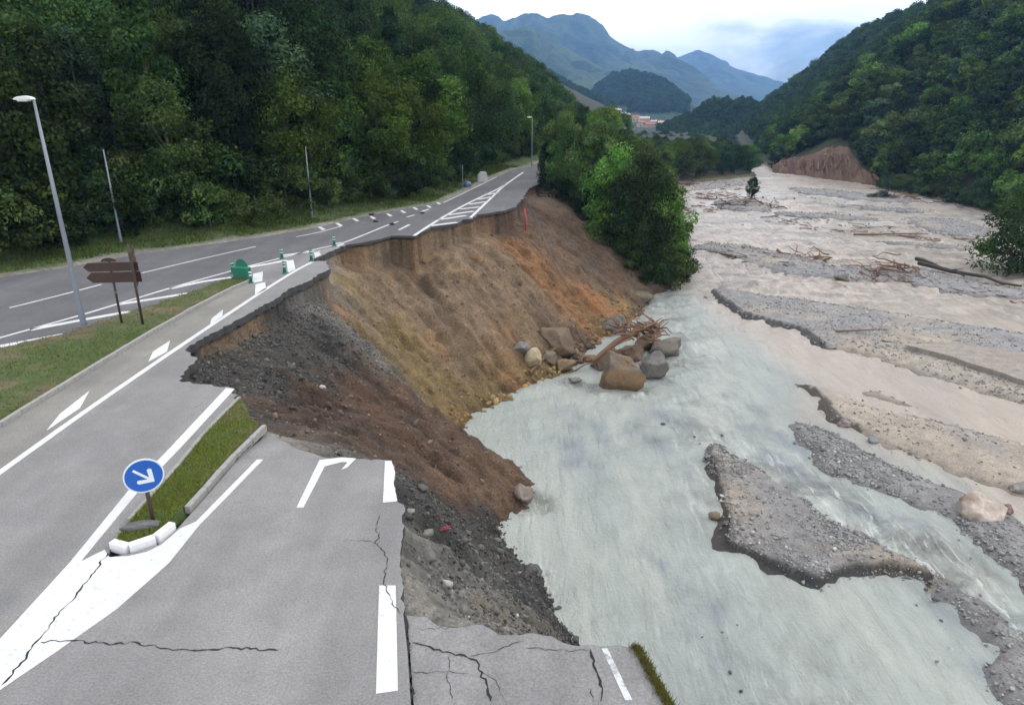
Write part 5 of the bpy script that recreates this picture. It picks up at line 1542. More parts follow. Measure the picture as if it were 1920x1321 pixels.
boulder('rubble_stone', ray_hit(770, 968, embank_z), (0.34, 0.26, 0.2), (0.3, 0.28, 0.24), 'pale stone right under the broken corner of the lane', 317, 'stone')
boulder('rubble_stone', ray_hit(605, 731, embank_z), (0.42, 0.36, 0.32), (0.38, 0.36, 0.33), 'single white stone on the dark upper slope of the fan', 318, 'stone')
boulder('rubble_stone', ray_hit(1046, 1150, embank_z), (0.4, 0.34, 0.3), (0.06, 0.06, 0.06), 'dark stone at the lowest tip of the rubble slope', 319, 'stone')
boulder('boulder', W(1836, 968), (2.5, 2.0, 1.75), (0.42, 0.355, 0.30), 'pale pink-beige boulder on the gravel bar near the right edge', 320, cuts=5, tint2=(0.24, 0.17, 0.13))
boulder('boulder', W(1884, 962), (0.95, 0.8, 0.7), (0.17, 0.10, 0.085), 'small reddish rock beside the pale beige boulder', 321)
boulder('boulder', W(1908, 920), (1.3, 1.0, 0.9), (0.21, 0.195, 0.175), 'grey rock behind the pale beige boulder at the right edge', 322)
boulder('boulder', W(1341, 972), (0.8, 0.55, 0.5), (0.17, 0.13, 0.09), 'brown stone at the left edge of the triangular gravel bar', 323)
boulder('boulder', W(1585, 798), (1.2, 0.9, 0.6), (0.20, 0.15, 0.145), 'reddish stone at the undercut tip of the sand bar', 324)
boulder('boulder', W(1634, 828), (0.8, 0.7, 0.5), (0.19, 0.20, 0.22), 'blue-grey stone in the tan channel below the sand bar', 325)
boulder('boulder', W(1578, 526), (2.2, 1.6, 1.1), (0.12, 0.12, 0.10), 'dark round stone on the upper gravel bar left of the orange driftwood', 326)
boulder('boulder', W(1480, 502), (2.6, 1.8, 1.0), (0.15, 0.15, 0.155), 'flat grey stone on the upper gravel bar', 327)
boulder('rubble_stone', P3(266, 990, 0.12), (0.92, 0.34, 0.26), (0.105, 0.105, 0.105), 'dark grey stone lying in grass at the blue sign base', 328, 'stone', rz=0.25, cuts=4)
for i, (px, py, s) in enumerate(((1352, 905, 0.35), (1350, 930, 0.3), (1362, 985, 0.4), (1345, 845, 0.5), (1360, 850, 0.4), (1335, 862, 0.4), (1372, 862, 0.45))):
    boulder('boulder', W(px, py), (s * 1.3, s, s), (0.10, 0.10, 0.10), 'dark cobble in the cluster at the upstream tip of the triangular bar', 330 + i, 'stone', group='cobbles at the tip of the triangular bar')

# ================================================================== DRIFTWOOD
def branch_mesh(seed, l, r0_, bend=0.1, mat='driftwood', n=6, sides=6):
    r = random.Random(seed)
    pts = []; x = z = 0
    for i in range(n + 1):
        x += r.uniform(-bend, bend) * l / n; z += r.uniform(-bend, bend) * l / n
        pts.append((l * (i / n - 0.5), x, z))
    mb = MB().tube(pts, [r0_ * (1 - 0.65 * i / n) for i in range(n + 1)], sides)
    for q in range(3):
        i = r.randrange(2, n); p = Vector(pts[i])
        mb.tube([p, p + Vector((l * 0.08, r.uniform(-.1, .1) * l, r.uniform(-.05, .1) * l))], [r0_ * 0.3, r0_ * 0.06], 4)
    return mb.mesh('log', M[mat])
LOGS = {m: [branch_mesh(400 + i, 1.0, 0.022 + 0.006 * (i % 3), 0.12, m) for i in range(5)] for m in ('driftwood', 'driftwood_red', 'driftwood_dark')}
STICK = {m: [branch_mesh(440 + i, 1.0, 0.010 + 0.003 * (i % 3), 0.3, m) for i in range(5)] for m in ('driftwood', 'driftwood_red', 'driftwood_dark')}

def log(name, a, b, thick, mat, label, cat='log', group=None, lib=None):
    a, b = Vector(a), Vector(b); d = b - a
    me = random.choice((lib or LOGS)[mat])
    o = link(name, me, None, (a + b) / 2, d.to_track_quat('X', 'Z').to_euler(), (d.length, d.length * thick, d.length * thick))
    return tag(o, label, cat, group)
def tangle(name, centre, ext_, n, mats, lmin_, lmax_, label, seed, flat=0.35, cat='driftwood', thick=1.0, zoff=0.0):
    """an interlocked raft of branches"""
    r = random.Random(seed)
    e = empty(name, centre); tag(e, label, cat)
    for i in range(n):
        l = r.uniform(lmin_, lmax_); m = r.choice(mats)
        q = math.sqrt(r.random()); w = r.uniform(0, 6.283)
        p = Vector((math.cos(w) * q * ext_[0], math.sin(w) * q * ext_[1], zoff + r.uniform(0.05, 1) * ext_[2] * (1.1 - q)))
        link('branch', r.choice(STICK[m] if r.random() < 0.7 else LOGS[m]), e, p, (0, r.uniform(-flat, flat), r.uniform(0, 6.283)), (l, l * thick, l * thick))
    return e
# uprooted tree hanging on the boulders
ur = empty('uprooted_tree', W(1180, 690)); tag(ur, 'reddish uprooted tree with bare roots lodged on the river boulders', 'driftwood')
MB().tube([(-3.2, -0.9, 1.0), (-1.2, 0.2, 2.2), (0.8, 1.4, 2.9), (2.6, 2.6, 3.0)], [0.16, 0.26, 0.30, 0.22], 9).build('trunk', M['driftwood_red'], ur)
rr = random.Random(5)
for i in range(70):
    a = rr.uniform(0, 6.283); l = rr.uniform(0.8, 2.6)
    p0 = Vector((rr.uniform(-0.8, 2.8), rr.uniform(0.4, 2.6), rr.uniform(2.3, 3.3)))
    p2 = p0 + Vector((math.cos(a) * l, math.sin(a) * l * 0.7, rr.uniform(-0.6, 0.8)))
    pm = p0.lerp(p2, 0.5) + Vector((0, 0, rr.uniform(-0.2, 0.35)))
    MB().tube([p0, pm, p2], [0.10, 0.07, 0.025], 5).build('root', M[rr.choice(('driftwood_red', 'driftwood', 'driftwood_red', 'driftwood'))], ur)
log('log', ray_hit(992, 704, embank_z) + Vector((0, 0, 0.2)), ray_hit(1048, 680, embank_z) + Vector((0, 0, 0.6)), 2.4, 'driftwood_red', 'red-brown log leaning at the waterline below the cream boulder')
log('log', W(1062, 700), W(1118, 690) + Vector((0, 0, 0.5)), 1.6, 'driftwood', 'thin pale branch between the ochre boulder and largest boulder', 'branch')
log('log', W(912, 1036) + Vector((0, 0, 0.06)), W(942, 1040) + Vector((0, 0, 0.05)), 3.0, 'driftwood_dark', 'short dark plank of wood floating off the rubble slope')
tangle('driftwood_heap', W(1668, 517), (4.2, 3.0, 2.2), 60, ('driftwood_red', 'driftwood_red', 'driftwood'), 1.5, 5.0, 'orange-brown heap of driftwood stranded on the upper gravel bar', 11, thick=1.6)
tangle('driftwood_heap', W(1478, 484), (5.5, 1.8, 1.0), 40, ('driftwood_red', 'driftwood'), 1.5, 5.0, 'low reddish driftwood line on the upper bar, left of the orange heap', 12, thick=1.8)
tangle('driftwood_heap', W(1392, 470), (3.5, 1.2, 0.7), 18, ('driftwood_dark', 'driftwood'), 1, 3.0, 'brown sticks at the upstream tip of the upper gravel bar', 13, thick=1.8)
tangle('driftwood_heap', W(1255, 351), (14, 3.0, 1.6), 60, ('driftwood_red', 'driftwood', 'driftwood_dark'), 3, 9.0, 'brown driftwood raft along the foot of the far grove', 14, thick=1.8)
tangle('driftwood_heap', W(1400, 388), (8, 3, 1.2), 40, ('driftwood_red', 'driftwood_dark', 'driftwood'), 2, 6.0, 'driftwood and roots around the lone tree in the river', 15, thick=1.8)
tangle('driftwood_heap', W(1345, 372), (5, 2, 1.0), 18, ('driftwood_red', 'driftwood_dark'), 2, 5.0, 'small dark driftwood heap upstream of the lone tree', 16, thick=1.8)
tangle('driftwood_heap', W(1690, 372), (4, 1.6, 1.0), 16, ('driftwood', 'driftwood_red'), 2, 5.0, 'tan driftwood caught beside the mud-coated bush', 17, thick=1.8)
log('log', W(1722, 503) + Vector((0, 0, 0.9)), W(1905, 548) + Vector((0, 0, 0.3)), 1.1, 'driftwood_dark', 'longest dark tree trunk stretched along the upper gravel bar')
log('log', W(1715, 498) + Vector((0, 0, 1.0)), W(1800, 525) + Vector((0, 0, 0.5)), 1.2, 'driftwood_dark', 'second dark trunk beside the orange driftwood heap')
log('log', W(1565, 630) + Vector((0, 0, 0.55)), W(1660, 638) + Vector((0, 0, 0.55)), 1.3, 'driftwood', 'straight bare log lying on the long gravel bar')
log('log', W(1652, 648) + Vector((0, 0, 0.5)), W(1692, 650) + Vector((0, 0, 0.5)), 1.5, 'driftwood_dark', 'short dark log near the step of the long gravel bar')
log('log', W(1893, 566) + Vector((0, 0, 0.1)), W(1935, 570) + Vector((0, 0, 0.1)), 4.0, 'driftwood_red', 'thick orange log in the water at the right edge')
log('log', W(1862, 706) + Vector((0, 0, 0.6)), W(1895, 714) + Vector((0, 0, 0.6)), 2.0, 'driftwood_red', 'orange stick on the lower step of the long gravel bar', 'stick')
log('log', W(1600, 440) + Vector((0, 0, 0.1)), W(1740, 448) + Vector((0, 0, 0.1)), 0.8, 'driftwood', 'thin brown trunk drifting across the far braided channel')
log('log', W(1685, 443) + Vector((0, 0, 0.2)), W(1735, 450) + Vector((0, 0, 0.2)), 1.6, 'driftwood_red', 'reddish log lodged beside the thin trunk in the far channel')
# sand step on the long bar
step_poly = rough_line(PL([(1700, 652), (1740, 662), (1780, 672), (1830, 690), (1880, 705), (1930, 722), (2060, 758), (2060, 690), (1930, 668), (1830, 652), (1760, 645)], WZ + 0.6), 0.8, 0.12, 9)
st = flat_poly('sand_bar', step_poly, WZ + 0.86, M['gravel'], None, 0.5, M['gravel'])
a = st.data.color_attributes.new('tint', 'FLOAT_COLOR', 'POINT')
a.data.foreach_set('color', np.tile(np.array([0.245, 0.215, 0.185, 1], np.float32), (len(st.data.vertices), 1)).ravel())
tag(st, kind='structure')

# ---- earth slide on the far bank
NC = 130
cols_px = np.linspace(1448, 1648, NC)
bot = np.interp(cols_px, [1440, 1500, 1560, 1600, 1648], [323, 329, 337, 342, 350])
topy = np.interp(cols_px, [1440, 1462, 1490, 1525, 1560, 1575, 1590, 1600, 1620, 1640, 1650], [318, 304, 297, 286, 274, 270, 274, 294, 312, 332, 348]) + 7 * fbm(cols_px * 0.06, cols_px * 0 + 3, 181, 4)
SV, rows = [], 22
for j, (px, yb, yt) in enumerate(zip(cols_px, bot, topy)):
    b_ = P3(px, yb, WZ)
    d = np.linspace(150, 330, 700)
    k = d / (FPX * CP - (yt - CY) * SP)
    hx, hz = (px - CX) * k, CAM_H - (FPX * SP + (yt - CY) * CP) * k
    g = rhill_z(hx[None], d[None])[0]
    w = np.nonzero(hz <= g + 0.4)[0]; i = w[0] if len(w) else 400
    t_ = Vector((hx[i], d[i], max(hz[i], b_.z + 0.5)))
    for q in range(rows):
        t = q / (rows - 1)
        p = b_.lerp(t_, t)
        gx_ = zq(rhill_z, p.x, p.y)
        rib = (1 - abs(float(fbm(np.array([j * 0.17 + t * 1.4]), np.array([t * 0.5]), 141, 4)[0])) * 2.2)
        p.z = max(p.z, gx_ + 0.25) + (0.4 + 2.0 * rib) * math.sin(math.pi * min(1, t * 1.10 + 0.10)) * 0.9 - (0.7 if q == 0 else 0)
        SV.append(tuple(p + Vector((-0.6, -0.8, 0)) * rib * math.sin(math.pi * t)))
i_ = np.arange(NC * rows).reshape(NC, rows)
SF = np.stack([i_[:-1, :-1].ravel(), i_[1:, :-1].ravel(), i_[1:, 1:].ravel(), i_[:-1, 1:].ravel()], 1)
SV = np.array(SV)
tt = sstep(-0.3, 0.3, fbm(SV[:, 0] * 0.25, SV[:, 1] * 0.25, 143, 3))[:, None]
slide = tag(link('earth_slide', mesh_np('earth_slide', SV, SF, M['soil'], False, (np.array([0.125, 0.070, 0.050]) * (1 - tt) + np.array([0.165, 0.110, 0.075]) * tt))), kind='structure')
rr = random.Random(8)
for i in range(46):
    c_ = rr.randrange(8, 120); q = rr.randrange(2, 14)
    p = Vector(SV[c_ * rows + q]) + Vector((-0.3, -0.5, 0.35))
    p2 = Vector(SV[min(NC - 1, c_ + rr.randrange(0, 11)) * rows + min(rows - 1, q + rr.randrange(4, 9))]) + Vector((-0.3, -0.5, 0.5))
    if (p2 - p).length < 1.5: continue
    log('fallen_trunk', p, p2, 1.3, rr.choice(('driftwood', 'driftwood_red', 'driftwood')), 'bare fallen trunk lying on the red earth slide across the river', 'log', 'bare trunks on the earth slide')

# ================================================================== STREET FURNITURE
def lamp(base, h, label, arm=0.0, heading=math.pi, head=True, r=0.10, name='lamp_post'):
    e = empty(name, base, heading); tag(e, label, 'lamp post')
    MB().tube([(0, 0, -0.2), (0, 0, 0.02), (0, 0, 0.9), (0, 0, 0.95), (0, 0, h * 0.5), (0, 0, h)], [r * 1.05, r * 1.05, r, r * 0.9, r * 0.72, r * 0.42], 12).build('pole', M['galvanised'], e, True)
    MB().box((0, 0, 0.02), (0.42, 0.42, 0.05)).build('base_plate', M['galvanised'], e)
    MB().box((r * 0.98, 0, 0.7), (0.03, 0.1, 0.38)).build('access_door', M['galvanised'], e)
    if head:
        if arm: MB().tube([(0, 0, h - 0.05), (arm * 0.5, 0, h + 0.03), (arm, 0, h + 0.05)], [r * 0.42, r * 0.36, r * 0.34], 8).build('arm', M['galvanised'], e, True)
        prof = [(-0.08, 0.0), (0.0, 0.09), (0.28, 0.15), (0.58, 0.12), (0.80, 0.04), (0.82, -0.01), (0.5, -0.05), (0.0, -0.03)]
        hd = MB().prism([(arm + x, h + 0.05 + z) for x, z in prof], -0.15, 0.15).mesh('lamp_head', M['lamp_glass'])
        ho = link('lamp_head', bevel(hd, 0.04, 2), e)
        MB().prism([(arm + 0.12, h + 0.045), (arm + 0.68, h + 0.045), (arm + 0.62, h - 0.035), (arm + 0.18, h - 0.035)], -0.11, 0.11).build('lens', M['plastic_white'], ho)
    return e
lamp(P3(158, 612), 10.35, 'tall grey lamp post on the grass island by the brown signs', 0.05, math.pi - 0.05, r=0.135)
b = P3(229, 462); b.z = zq(lhill_z, b.x, b.y) - 0.1
lamp(b, 6.9, 'grey lamp post across the main road behind the brown signs', 0, math.pi, False, 0.10)
b = P3(586, 411); b.z = zq(lhill_z, b.x, b.y)
lamp(b, 6.3, 'thin grey pole on the grass verge, far side of the main road', 0, math.pi, False, 0.085)
b = AT(868, 357, 88.5); b.z = zq(lhill_z, b.x, b.y)
lamp(b, 3.0, 'short thin pole beside the white block on the far verge', 0, 0, False, 0.05, 'marker_pole')
b = AT(997, 316, 122)
lamp(Vector((b.x, b.y, -0.4)), 8.2, 'far lamp post with white head where the main road ends', 0.1, math.pi, True, 0.10)

def arrow_board(l, h, tip):
    return [(-l / 2 + tip, -h / 2), (l / 2, -h / 2), (l / 2, h / 2), (-l / 2 + tip, h / 2), (-l / 2, 0)]
sg = empty('direction_sign', P3(229, 608, 0.15), 0.12); tag(sg, 'brown direction sign with two arrow boards pointing left on a post', 'sign')
MB().tube([(0, 0, -0.3), (0, 0, 3.25)], [0.055, 0.055], 10).build('post', M['post_brown'], sg, True)
MB().prism([(x + 0.05, z + 2.86) for x, z in arrow_board(2.45, 0.42, 0.22)], -0.10, -0.07).build('arrow_board', M['sign_brown'], sg)
MB().prism([(x + 0.10, z + 2.36) for x, z in arrow_board(2.45, 0.50, 0.26)], -0.10, -0.07).build('arrow_board', M['sign_brown'], sg)
MB().prism([(-0.35 * math.cos(t * math.pi / 8), 3.11 + 0.18 * math.sin(t * math.pi / 8)) for t in range(9)], -0.09, -0.07).build('emblem_plate', M['sign_brown'], sg)
for z in (2.36, 2.86): MB().box((0, -0.02, z), (0.16, 0.10, 0.07)).build('clamp', M['post_brown'], sg)
MB().box((0.02, 0, 1.62), (0.10, 0.10, 0.12)).build('junction', M['galvanised'], sg)
s2 = empty('direction_sign', P3(268, 608, 0.15), math.radians(113)); tag(s2, 'brown direction sign seen edge-on, right of the two arrow boards', 'sign')
MB().tube([(0, 0, -0.3), (0, 0, 3.9)], [0.06, 0.06], 10).build('post', M['post_brown'], s2, True)
for k, z in enumerate((3.45, 3.0, 2.55, 2.12)):
    MB().prism([(-(x) + 0.25, zz + z) for x, zz in arrow_board(2.0 - 0.1 * k, 0.40, 0.22)], -0.10, -0.07).build('arrow_board', M['sign_brown'], s2)
MB().prism([(0.9, 1.86), (1.25, 1.86), (1.25, 2.0), (0.9, 2.0)], -0.10, -0.07).build('plate', M['sign_white'], s2)

# round blue keep-right sign
base = P3(288, 980, 0.12)
bs_ = empty('keep_right_sign', base, math.atan2(base.x, base.y) * -1 + 0.0); tag(bs_, 'round blue sign with white diagonal arrow on a brown post', 'sign')
MB().tube([(0, 0, -0.2), (0, 0, 1.75)], [0.05, 0.05], 12).build('post', M['post_brown'], bs_, True)
def disc(rad, y0, y1, zc, n=48):
    return MB().prism([(rad * math.cos(2 * math.pi * i / n), zc + rad * math.sin(2 * math.pi * i / n)) for i in range(n)], y0, y1)
ZC = 1.42
disc(0.46, -0.085, -0.055, ZC).build('rim', M['sign_white'], bs_)
face = disc(0.425, -0.092, -0.088, ZC).build('face', M['sign_blue'], bs_)
def arrow_poly():
    sh = [(-0.30, 0.032), (0.12, 0.032), (-0.05, 0.17), (-0.02, 0.235), (0.04, 0.235), (0.30, 0.0), (0.04, -0.235), (-0.02, -0.235), (-0.05, -0.17), (0.12, -0.032), (-0.30, -0.032)]
    a = R(-45)
    return [(x * math.cos(a) - z * math.sin(a), ZC + x * math.sin(a) + z * math.cos(a)) for x, z in sh]
ap = arrow_poly()
tr = tessellate_polygon([[Vector((x, z, 0)) for x, z in ap]])
link('arrow', mesh_np('arrow', [(x, -0.096, z) for x, z in ap], [list(t) for t in tr], M['sign_white']), bs_)
MB().box((0, -0.03, ZC + 0.2), (0.14, 0.09, 0.05)).box((0, -0.03, ZC - 0.2), (0.14, 0.09, 0.05)).build('clamp', M['galvanised'], bs_)

# green nose marker: half-round body with rim and domed panel
gm = empty('island_marker', P3(452, 524, 0.06), -0.25); tag(gm, 'large green plastic nose marker at the tip of the grass island', 'marker')
def half(rad0, rad1, z0, z1, n=18):
    o0 = [(rad0 * math.cos(math.pi * i / n), -rad0 * 0.4 * min(1, 1.6 * math.sin(math.pi * i / n)) + 0.15, z0) for i in range(n + 1)]
    o1 = [(rad1 * math.cos(math.pi * i / n), -rad1 * 0.4 * min(1, 1.6 * math.sin(math.pi * i / n)) + 0.15, z1) for i in range(n + 1)]
    m_ = n + 1
    fs = [(i, i + 1, m_ + i + 1, m_ + i) for i in range(n)] + [(n, 0, m_, m_ + n), tuple(range(n, -1, -1)), tuple(range(m_, 2 * m_))]
    return MB().add(o0 + o1, fs)
half(0.57, 0.60, -0.1, 0.72).build('body', M['plastic_green'], gm)
half(0.66, 0.66, 0.72, 0.80).build('rim', M['plastic_green_light'], gm)
MB().prism([(0.10 + 0.42 * math.cos(math.pi * i / 16), 0.80 + 0.48 * math.sin(math.pi * i / 16)) for i in range(17)], 0.06, 0.12).build('panel', M['plastic_green'], gm)
def bollard(px, py, label, h=0.78, r=0.10):
    e = empty('green_bollard', P3(px, py)); tag(e, label, 'bollard', 'green lane bollards')
    MB().tube([(0, 0, 0.004), (0, 0, 0.05), (0, 0, 0.07)], [r * 1.9, r * 1.8, r * 1.1], 14).build('base', M['plastic_green'], e, True)
    MB().tube([(0, 0, 0.07), (0, 0, 0.40), (0, 0, 0.42), (0, 0, 0.46), (0, 0, 0.48), (0, 0, h - 0.03), (0, 0, h)], [r, r, r * 0.82, r * 0.82, r, r, r * 0.7], 14).build('tube', M['plastic_green'], e, True)
    for z in (0.43, 0.62): MB().tube([(0, 0, z), (0, 0, z + 0.055)], [r * 1.02, r * 1.02], 14).build('band', M['plastic_white'], e, True)
bollard(529, 485, 'green bollard on the hatching, the farther of the pair beside the large white block')
bollard(534, 512, 'green bollard standing at the left of the large white block marking')
bollard(584, 489, 'green bollard right at the broken edge of the slip road')
bollard(627, 460, 'farthest green bollard where the slip road meets the main road')
bollard(437, 512, 'green bollard just behind the large green nose marker')
bollard(471, 530, 'short green bollard in front of the green nose marker', 0.45, 0.08)

# debris near the broken road end
red = empty('red_pipe', ray_hit(983, 432, embank_z)); tag(red, 'red plastic pipe hanging out of the earth under the far road', 'pipe')
p1_ = AT(983, 392, red.location.y + 0.6) - red.location; p2_ = AT(986, 440, red.location.y - 0.6) - red.location
MB().tube([p1_, p1_.lerp(p2_, 0.5) + Vector((0.1, 0, 0)), p2_], [0.11, 0.12, 0.10], 10).build('sleeve', M['red_plastic'], red, True)
MB().tube([p2_, p2_ + Vector((0.05, -0.1, -0.5))], [0.05, 0.04], 8).build('stub', M['cable'], red, True)
cp = [AT(989, 374, 76.5)] + [ray_hit(px, py, embank_z) + Vector((-0.15, -0.3, 0.35)) for px, py in ((1005, 410), (1022, 455), (1042, 500), (1062, 540), (1078, 560))]
cbl = empty('dangling_cable', cp[-1]); tag(cbl, 'long cable dangling down the earth face from the far road', 'cable')
MB().tube([p - cp[-1] for p in cp], 0.055, 6).build('conductor', M['cable'], cbl, True)
MB().tube([cp[0] - cp[-1], cp[0] - cp[-1] + Vector((-0.4, 0.2, 0.15))], [0.09, 0.09], 6).build('sheath', M['cable'], cbl, True)
b = AT(904, 334, 97); b.z = zq(lhill_z, b.x, b.y)
wb = empty('stone_block', b, 0.3); tag(wb, 'whitish block on the verge beside the far main road', 'block')
link('block', bevel(MB().box((0, 0, 0.5), (1.5, 0.9, 1.2), taper=0.85).mesh('block', M['white_box']), 0.12, 2), wb)
link('cap', bevel(MB().box((0.1, 0, 1.2), (1.1, 0.7, 0.3), taper=0.8).mesh('cap', M['white_box']), 0.08, 2), wb)
b = AT(876, 348, 91); b.z = zq(lhill_z, b.x, b.y)
bb = empty('debris_bag', b, 0.2); tag(bb, 'small blue-grey bundle at the foot of the short pole', 'bundle')
boul = ICO2[0] * np.array([0.55, 0.4, 0.42]) * (1 + 0.15 * np.random.default_rng(4).normal(size=(len(ICO2[0]), 1)).clip(-1, 1)) + np.array([0, 0, 0.32])
link('bag', mesh_np('bag', boul, ICO2[1], M['blue_bin'], True), bb)
MB().tube([(0, 0, 0.66), (0.05, 0, 0.82)], [0.10, 0.14], 8).build('knot', M['blue_bin'], bb, True)
p = ray_hit(834, 1006, embank_z)
rs = empty('red_strip', p + Vector((0, 0, 0.08)), 0.2); tag(rs, 'bright red plastic strip lying on the rubble slope', 'plastic')
MB().box((0, 0, 0), (0.42, 0.07, 0.03)).box((0.05, 0.06, 0.02), (0.26, 0.05, 0.03), 0.2).build('strip', M['red_plastic'], rs)
# black rubble lumps on the far hatching
for i, (px, py) in enumerate(((736, 421), (704, 416), (792, 400), (697, 403))):
    boulder('asphalt_lump', P3(px, py, 0.02), (0.6, 0.45, 0.25), (0.03, 0.03, 0.032), 'black lump of debris on the far main road markings', 500 + i, 'debris', group='black lumps on the far road')
# guard rail past the trees
gr = empty('guard_rail', (4.2, 97.5, 0.0)); tag(gr, 'grey steel guard rail at the far right road edge by the dark tree', 'guard rail')
gd = Vector((9.6 - 5.0, 121 - 99, 0)).normalized()
for i in range(6):
    q = gd * (i * 4.0); MB().box((q.x, q.y, 0.25), (0.12, 0.12, 1.1)).build('post', M['galvanised'], gr)
prof = []
MB().tube([gd * -0.5 + Vector((-0.12, 0, 0.62)), gd * 21 + Vector((-0.12, 0, 0.62))], 0.13, 6).build('rail', M['galvanised'], gr)

# ================================================================== VILLAGE
houses = [(1157, 216, 11, 6.5, 'plaster_white', 'roof_pale', 'white-walled house at the upper left end of the far village'),
          (1168, 221, 9, 6, 'plaster_pink', 'roof_pale', 'pinkish house just right of the upper white village house'),
          (1176, 229, 6, 10, 'plaster_white', 'roof_pale', 'narrow tall white house in the left of the far village'),
          (1192, 228, 10, 6, 'plaster_cream', 'roof_tile', 'cream house with bright orange roof in the far village'),
          (1208, 232, 13, 6.5, 'plaster_pink', 'roof_pale', 'long pink house in the middle of the far village'),
          (1201, 239, 9, 6, 'plaster_cream', 'roof_tile', 'cream house below the long pink village house'),
          (1216, 244, 12, 7, 'plaster_pink', 'roof_tile', 'lowest wide house with tiled roof in the far village'),
          (1226, 242, 9, 9, 'plaster_cream', 'roof_pale', 'tall cream house left of the cypress in the far village'),
          (1236, 242, 9, 8, 'plaster_white', 'roof_pale', 'whitish house right of the cypress in the far village'),
          (1247, 238, 9, 6, 'plaster_pink', 'roof_tile', 'small pink house near the right end of the far village'),
          (1256, 239, 10, 5.5, 'plaster_cream', 'roof_tile', 'orange-roofed house at the right end of the far village')]
HP = []
for (px, py, w, h, wm, rm, lab) in houses:
    D = 760 + (246 - py) * 4
    p = AT(px, py, D)
    HP.append(p)
    w, h = w * 0.8, h * 0.85
    e = empty('village_house', p, random.uniform(-0.35, 0.35)); tag(e, lab, 'house', 'houses of the far village')
    dp = w * 0.8
    MB().box((0, 0, h / 2 - 1), (w, dp, h + 2)).build('wall', M[wm], e)
    ov = 0.5; rh = w * 0.22
    V = [(-w / 2 - ov, -dp / 2 - ov, h), (w / 2 + ov, -dp / 2 - ov, h), (w / 2 + ov, dp / 2 + ov, h), (-w / 2 - ov, dp / 2 + ov, h), (-w / 2 - ov, 0, h + rh), (w / 2 + ov, 0, h + rh)]
    ro = link('roof', mesh_np('roof', V, [[0, 1, 5, 4], [2, 3, 4, 5], [0, 4, 3], [1, 2, 5], [3, 2, 1, 0]], M[rm]), e)
    MB().box((w * 0.2, dp * 0.12, h + rh), (0.8, 0.8, 1.6)).build('chimney', M[wm], ro)
    nw = max(2, int(w / 3)); nf = max(1, int(h / 3))
    for i in range(nw):
        for j in range(nf):
            MB().box((-w / 2 + (i + 0.5) * w / nw, -dp / 2 - 0.02, 1.6 + j * 2.9), (1.1, 0.12, 1.5)).build('window', M['house_window'], e)
HPn = np.array([tuple(p) for p in HP])
def vill_z(X, Y):
    n_ = 0; dd = 0
    for a, b_, c in HPn:
        w = 1 / (((X - a) ** 2 + (Y - b_) ** 2) ** 1.5 + 1); n_ = n_ + w * (c - 0.6); dd = dd + w
    m = np.min([np.sqrt((X - a) ** 2 + (Y - b_) ** 2) for a, b_, _ in HPn], axis=0)
    return n_ / dd - 0.25 * np.clip(m - 14, 0, 200)
vme, _, _ = grid_mesh('village_hill', np.arange(60, 260, 4.0), np.arange(690, 960, 4.0), vill_z, M['litter'], lambda x, y, z: np.tile(np.array([0.034, 0.052, 0.022]), (len(x), 1)) * (1 + 0.5 * fbm(x * 0.1, y * 0.1, 151, 3))[:, None])
tag(link('village_hill', vme), kind='structure')
p = AT(1231, 246, 757)
plant('near6', 'cypress', tuple(p), 0.35, (0.016, 0.032, 0.016), 'dark slim cypress standing among the far village houses', 'tree', sz=1.25)
vt = []
rv = np.random.default_rng(17)
for _ in range(420):
    px = rv.uniform(1120, 1345); D = rv.uniform(480, 1000)
    x = (px - CX) / 1360 * D
    zg = zq(vill_z, x, D) if 690 < D < 960 and 60 < x < 260 else -14.5 - 0.022 * max(0, min(500, D - 300))
    py = pxq(x, D, zg + 9)[1]
    if py < (247 if 1140 < px < 1262 else 236): continue
    vt.append((x, D, zg, rv.uniform(0.7, 1.2)))
# sunlit wooded knoll right of the village
def knoll_z(X, Y): return -20 + 30 * np.exp(-((X - 192) / 42) ** 2 - ((Y - 640) / 60) ** 2)
kme, _, _ = grid_mesh('knoll', np.arange(60, 330, 5.0), np.arange(500, 800, 5.0), knoll_z, M['litter'], lambda x, y, z: np.tile(np.array([0.018, 0.028, 0.011]), (len(x), 1)))
tag(link('knoll', kme), kind='structure')
for _ in range(1300):
    x, y = rv.uniform(90, 270), rv.uniform(530, 690)
    zg = knoll_z(x, y); px, py = pxq(x, y, zg + 8)
    if px < 1236 or py < np.interp(px, [1236, 1255, 1290, 1350], [214, 198, 188, 180]): continue
    vt.append((x, y, zg, rv.uniform(0.6, 1.1)))
for G_, n_, lo, hi, sc_ in ((SPUR, 2600, 940, 1180, 1.0), (DOME, 1500, 1090, 1290, 1.25)):
    nr, nc, _ = G_.shape
    for _ in range(n_):
        fi, fj = rv.uniform(nr * 0.12, nr - 2), rv.uniform(0, nc - 2)
        i, j = int(fi), int(fj); a_, b_ = fi - i, fj - j
        q = (G_[i, j] * (1 - b_) + G_[i, j + 1] * b_) * (1 - a_) + (G_[i + 1, j] * (1 - b_) + G_[i + 1, j + 1] * b_) * a_
        px, py = pxq(q[0], q[1], q[2])
        if lo < px < hi and min(math.hypot(px - h_[0], py - h_[1] + 5) for h_ in houses) > 13: vt.append((q[0], q[1], q[2] - 1.5, sc_ * rv.uniform(0.7, 1.3)))
woods('valley_woods', vt, 'distant trees around the far village on the valley floor')

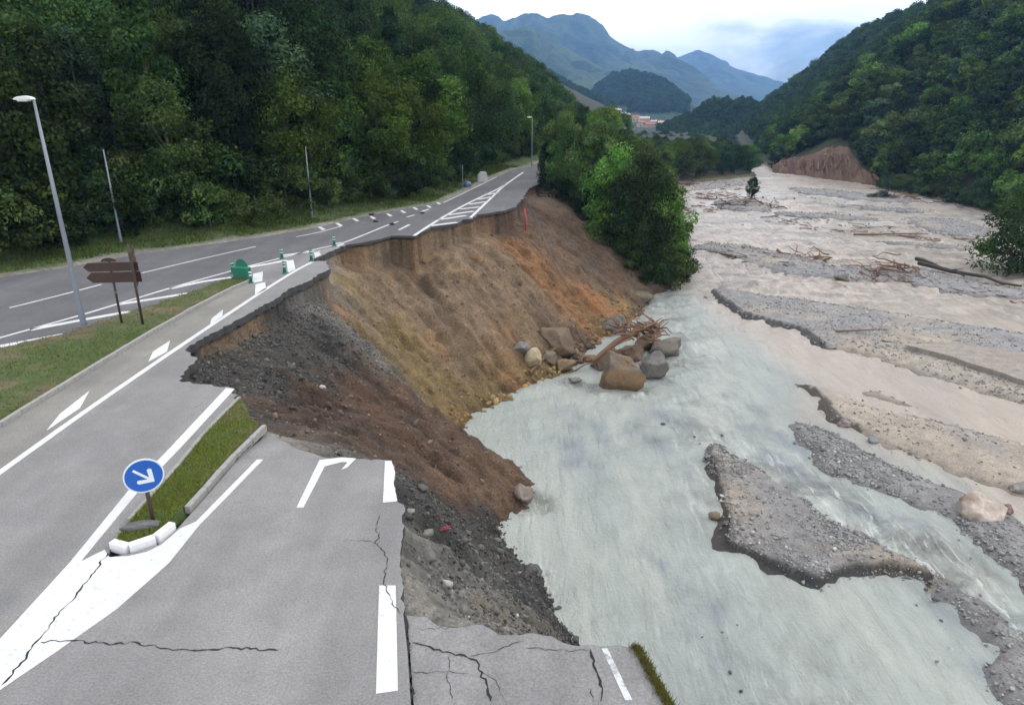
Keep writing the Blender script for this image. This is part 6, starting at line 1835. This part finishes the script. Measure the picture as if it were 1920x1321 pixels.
# scraps of wood left all over the far flats: too many to count
rd = np.random.default_rng(23)
dv, df = [], []
zones = [(1220, 1420, 345, 400, 130), (1430, 1860, 400, 470, 60), (1330, 1560, 458, 520, 110), (1560, 1900, 495, 560, 110), (1500, 1900, 580, 700, 50), (1640, 1900, 350, 405, 60)]
for x0, x1, y0, y1, n_ in zones:
    for _ in range(n_):
        t = rd.random(); px, py = x0 + (x1 - x0) * t, np.clip(y0 + (y1 - y0) * (t * 0.7 + 0.3 * rd.random()) if x0 > 1300 else rd.uniform(y0, y1), y0, y1)
        c = Vector((*P(px, py, WZ), WZ + rd.uniform(0.05, 0.35)))
        a_ = rd.uniform(0, 6.283); l = rd.uniform(0.8, 3.6); w = 0.015 + 0.03 * rd.random() ** 2 + 0.0002 * c.y
        u_ = Vector((math.cos(a_), math.sin(a_), rd.uniform(-0.15, 0.15))) * l / 2; n1 = Vector((-math.sin(a_), math.cos(a_), 0)) * w; n2 = Vector((0, 0, w))
        b0 = len(dv)
        dv += [tuple(c + s_ * u_ + q) for s_ in (-1, 1) for q in (n1 + n2, n1 - n2, -n1 - n2, -n1 + n2)]
        df += [[b0 + i for i in f] for f in ((0, 1, 2, 3), (7, 6, 5, 4), (0, 4, 5, 1), (1, 5, 6, 2), (2, 6, 7, 3), (3, 7, 4, 0))]
tag(link('wood_scraps', mesh_np('wood_scraps', dv, df, [M['driftwood'], M['driftwood_dark'], M['driftwood']], fmat=np.repeat(rd.integers(0, 3, len(df) // 6), 6))), 'small scraps of driftwood strewn over the far river flats', 'driftwood', kind='stuff')

# ================================================================== AIR
hz = link('haze', MB().box((0, 3150, 230), (9000, 8300, 520)).mesh('haze', []))
hm = bpy.data.materials.new('haze'); hm.use_nodes = True
hn = hm.node_tree; hn.nodes.clear()
ho_ = hn.nodes.new('ShaderNodeOutputMaterial'); hv = hn.nodes.new('ShaderNodeVolumePrincipled')
hv.inputs['Color'].default_value = (0.24, 0.50, 1.0, 1); hv.inputs['Density'].default_value = 0.00018; hv.inputs['Anisotropy'].default_value = 0.2
hn.links.new(hv.outputs[0], ho_.inputs['Volume'])
hz.data.materials.append(hm)
tag(hz, 'thin blue haze hanging in the valley air', 'haze', kind='stuff')
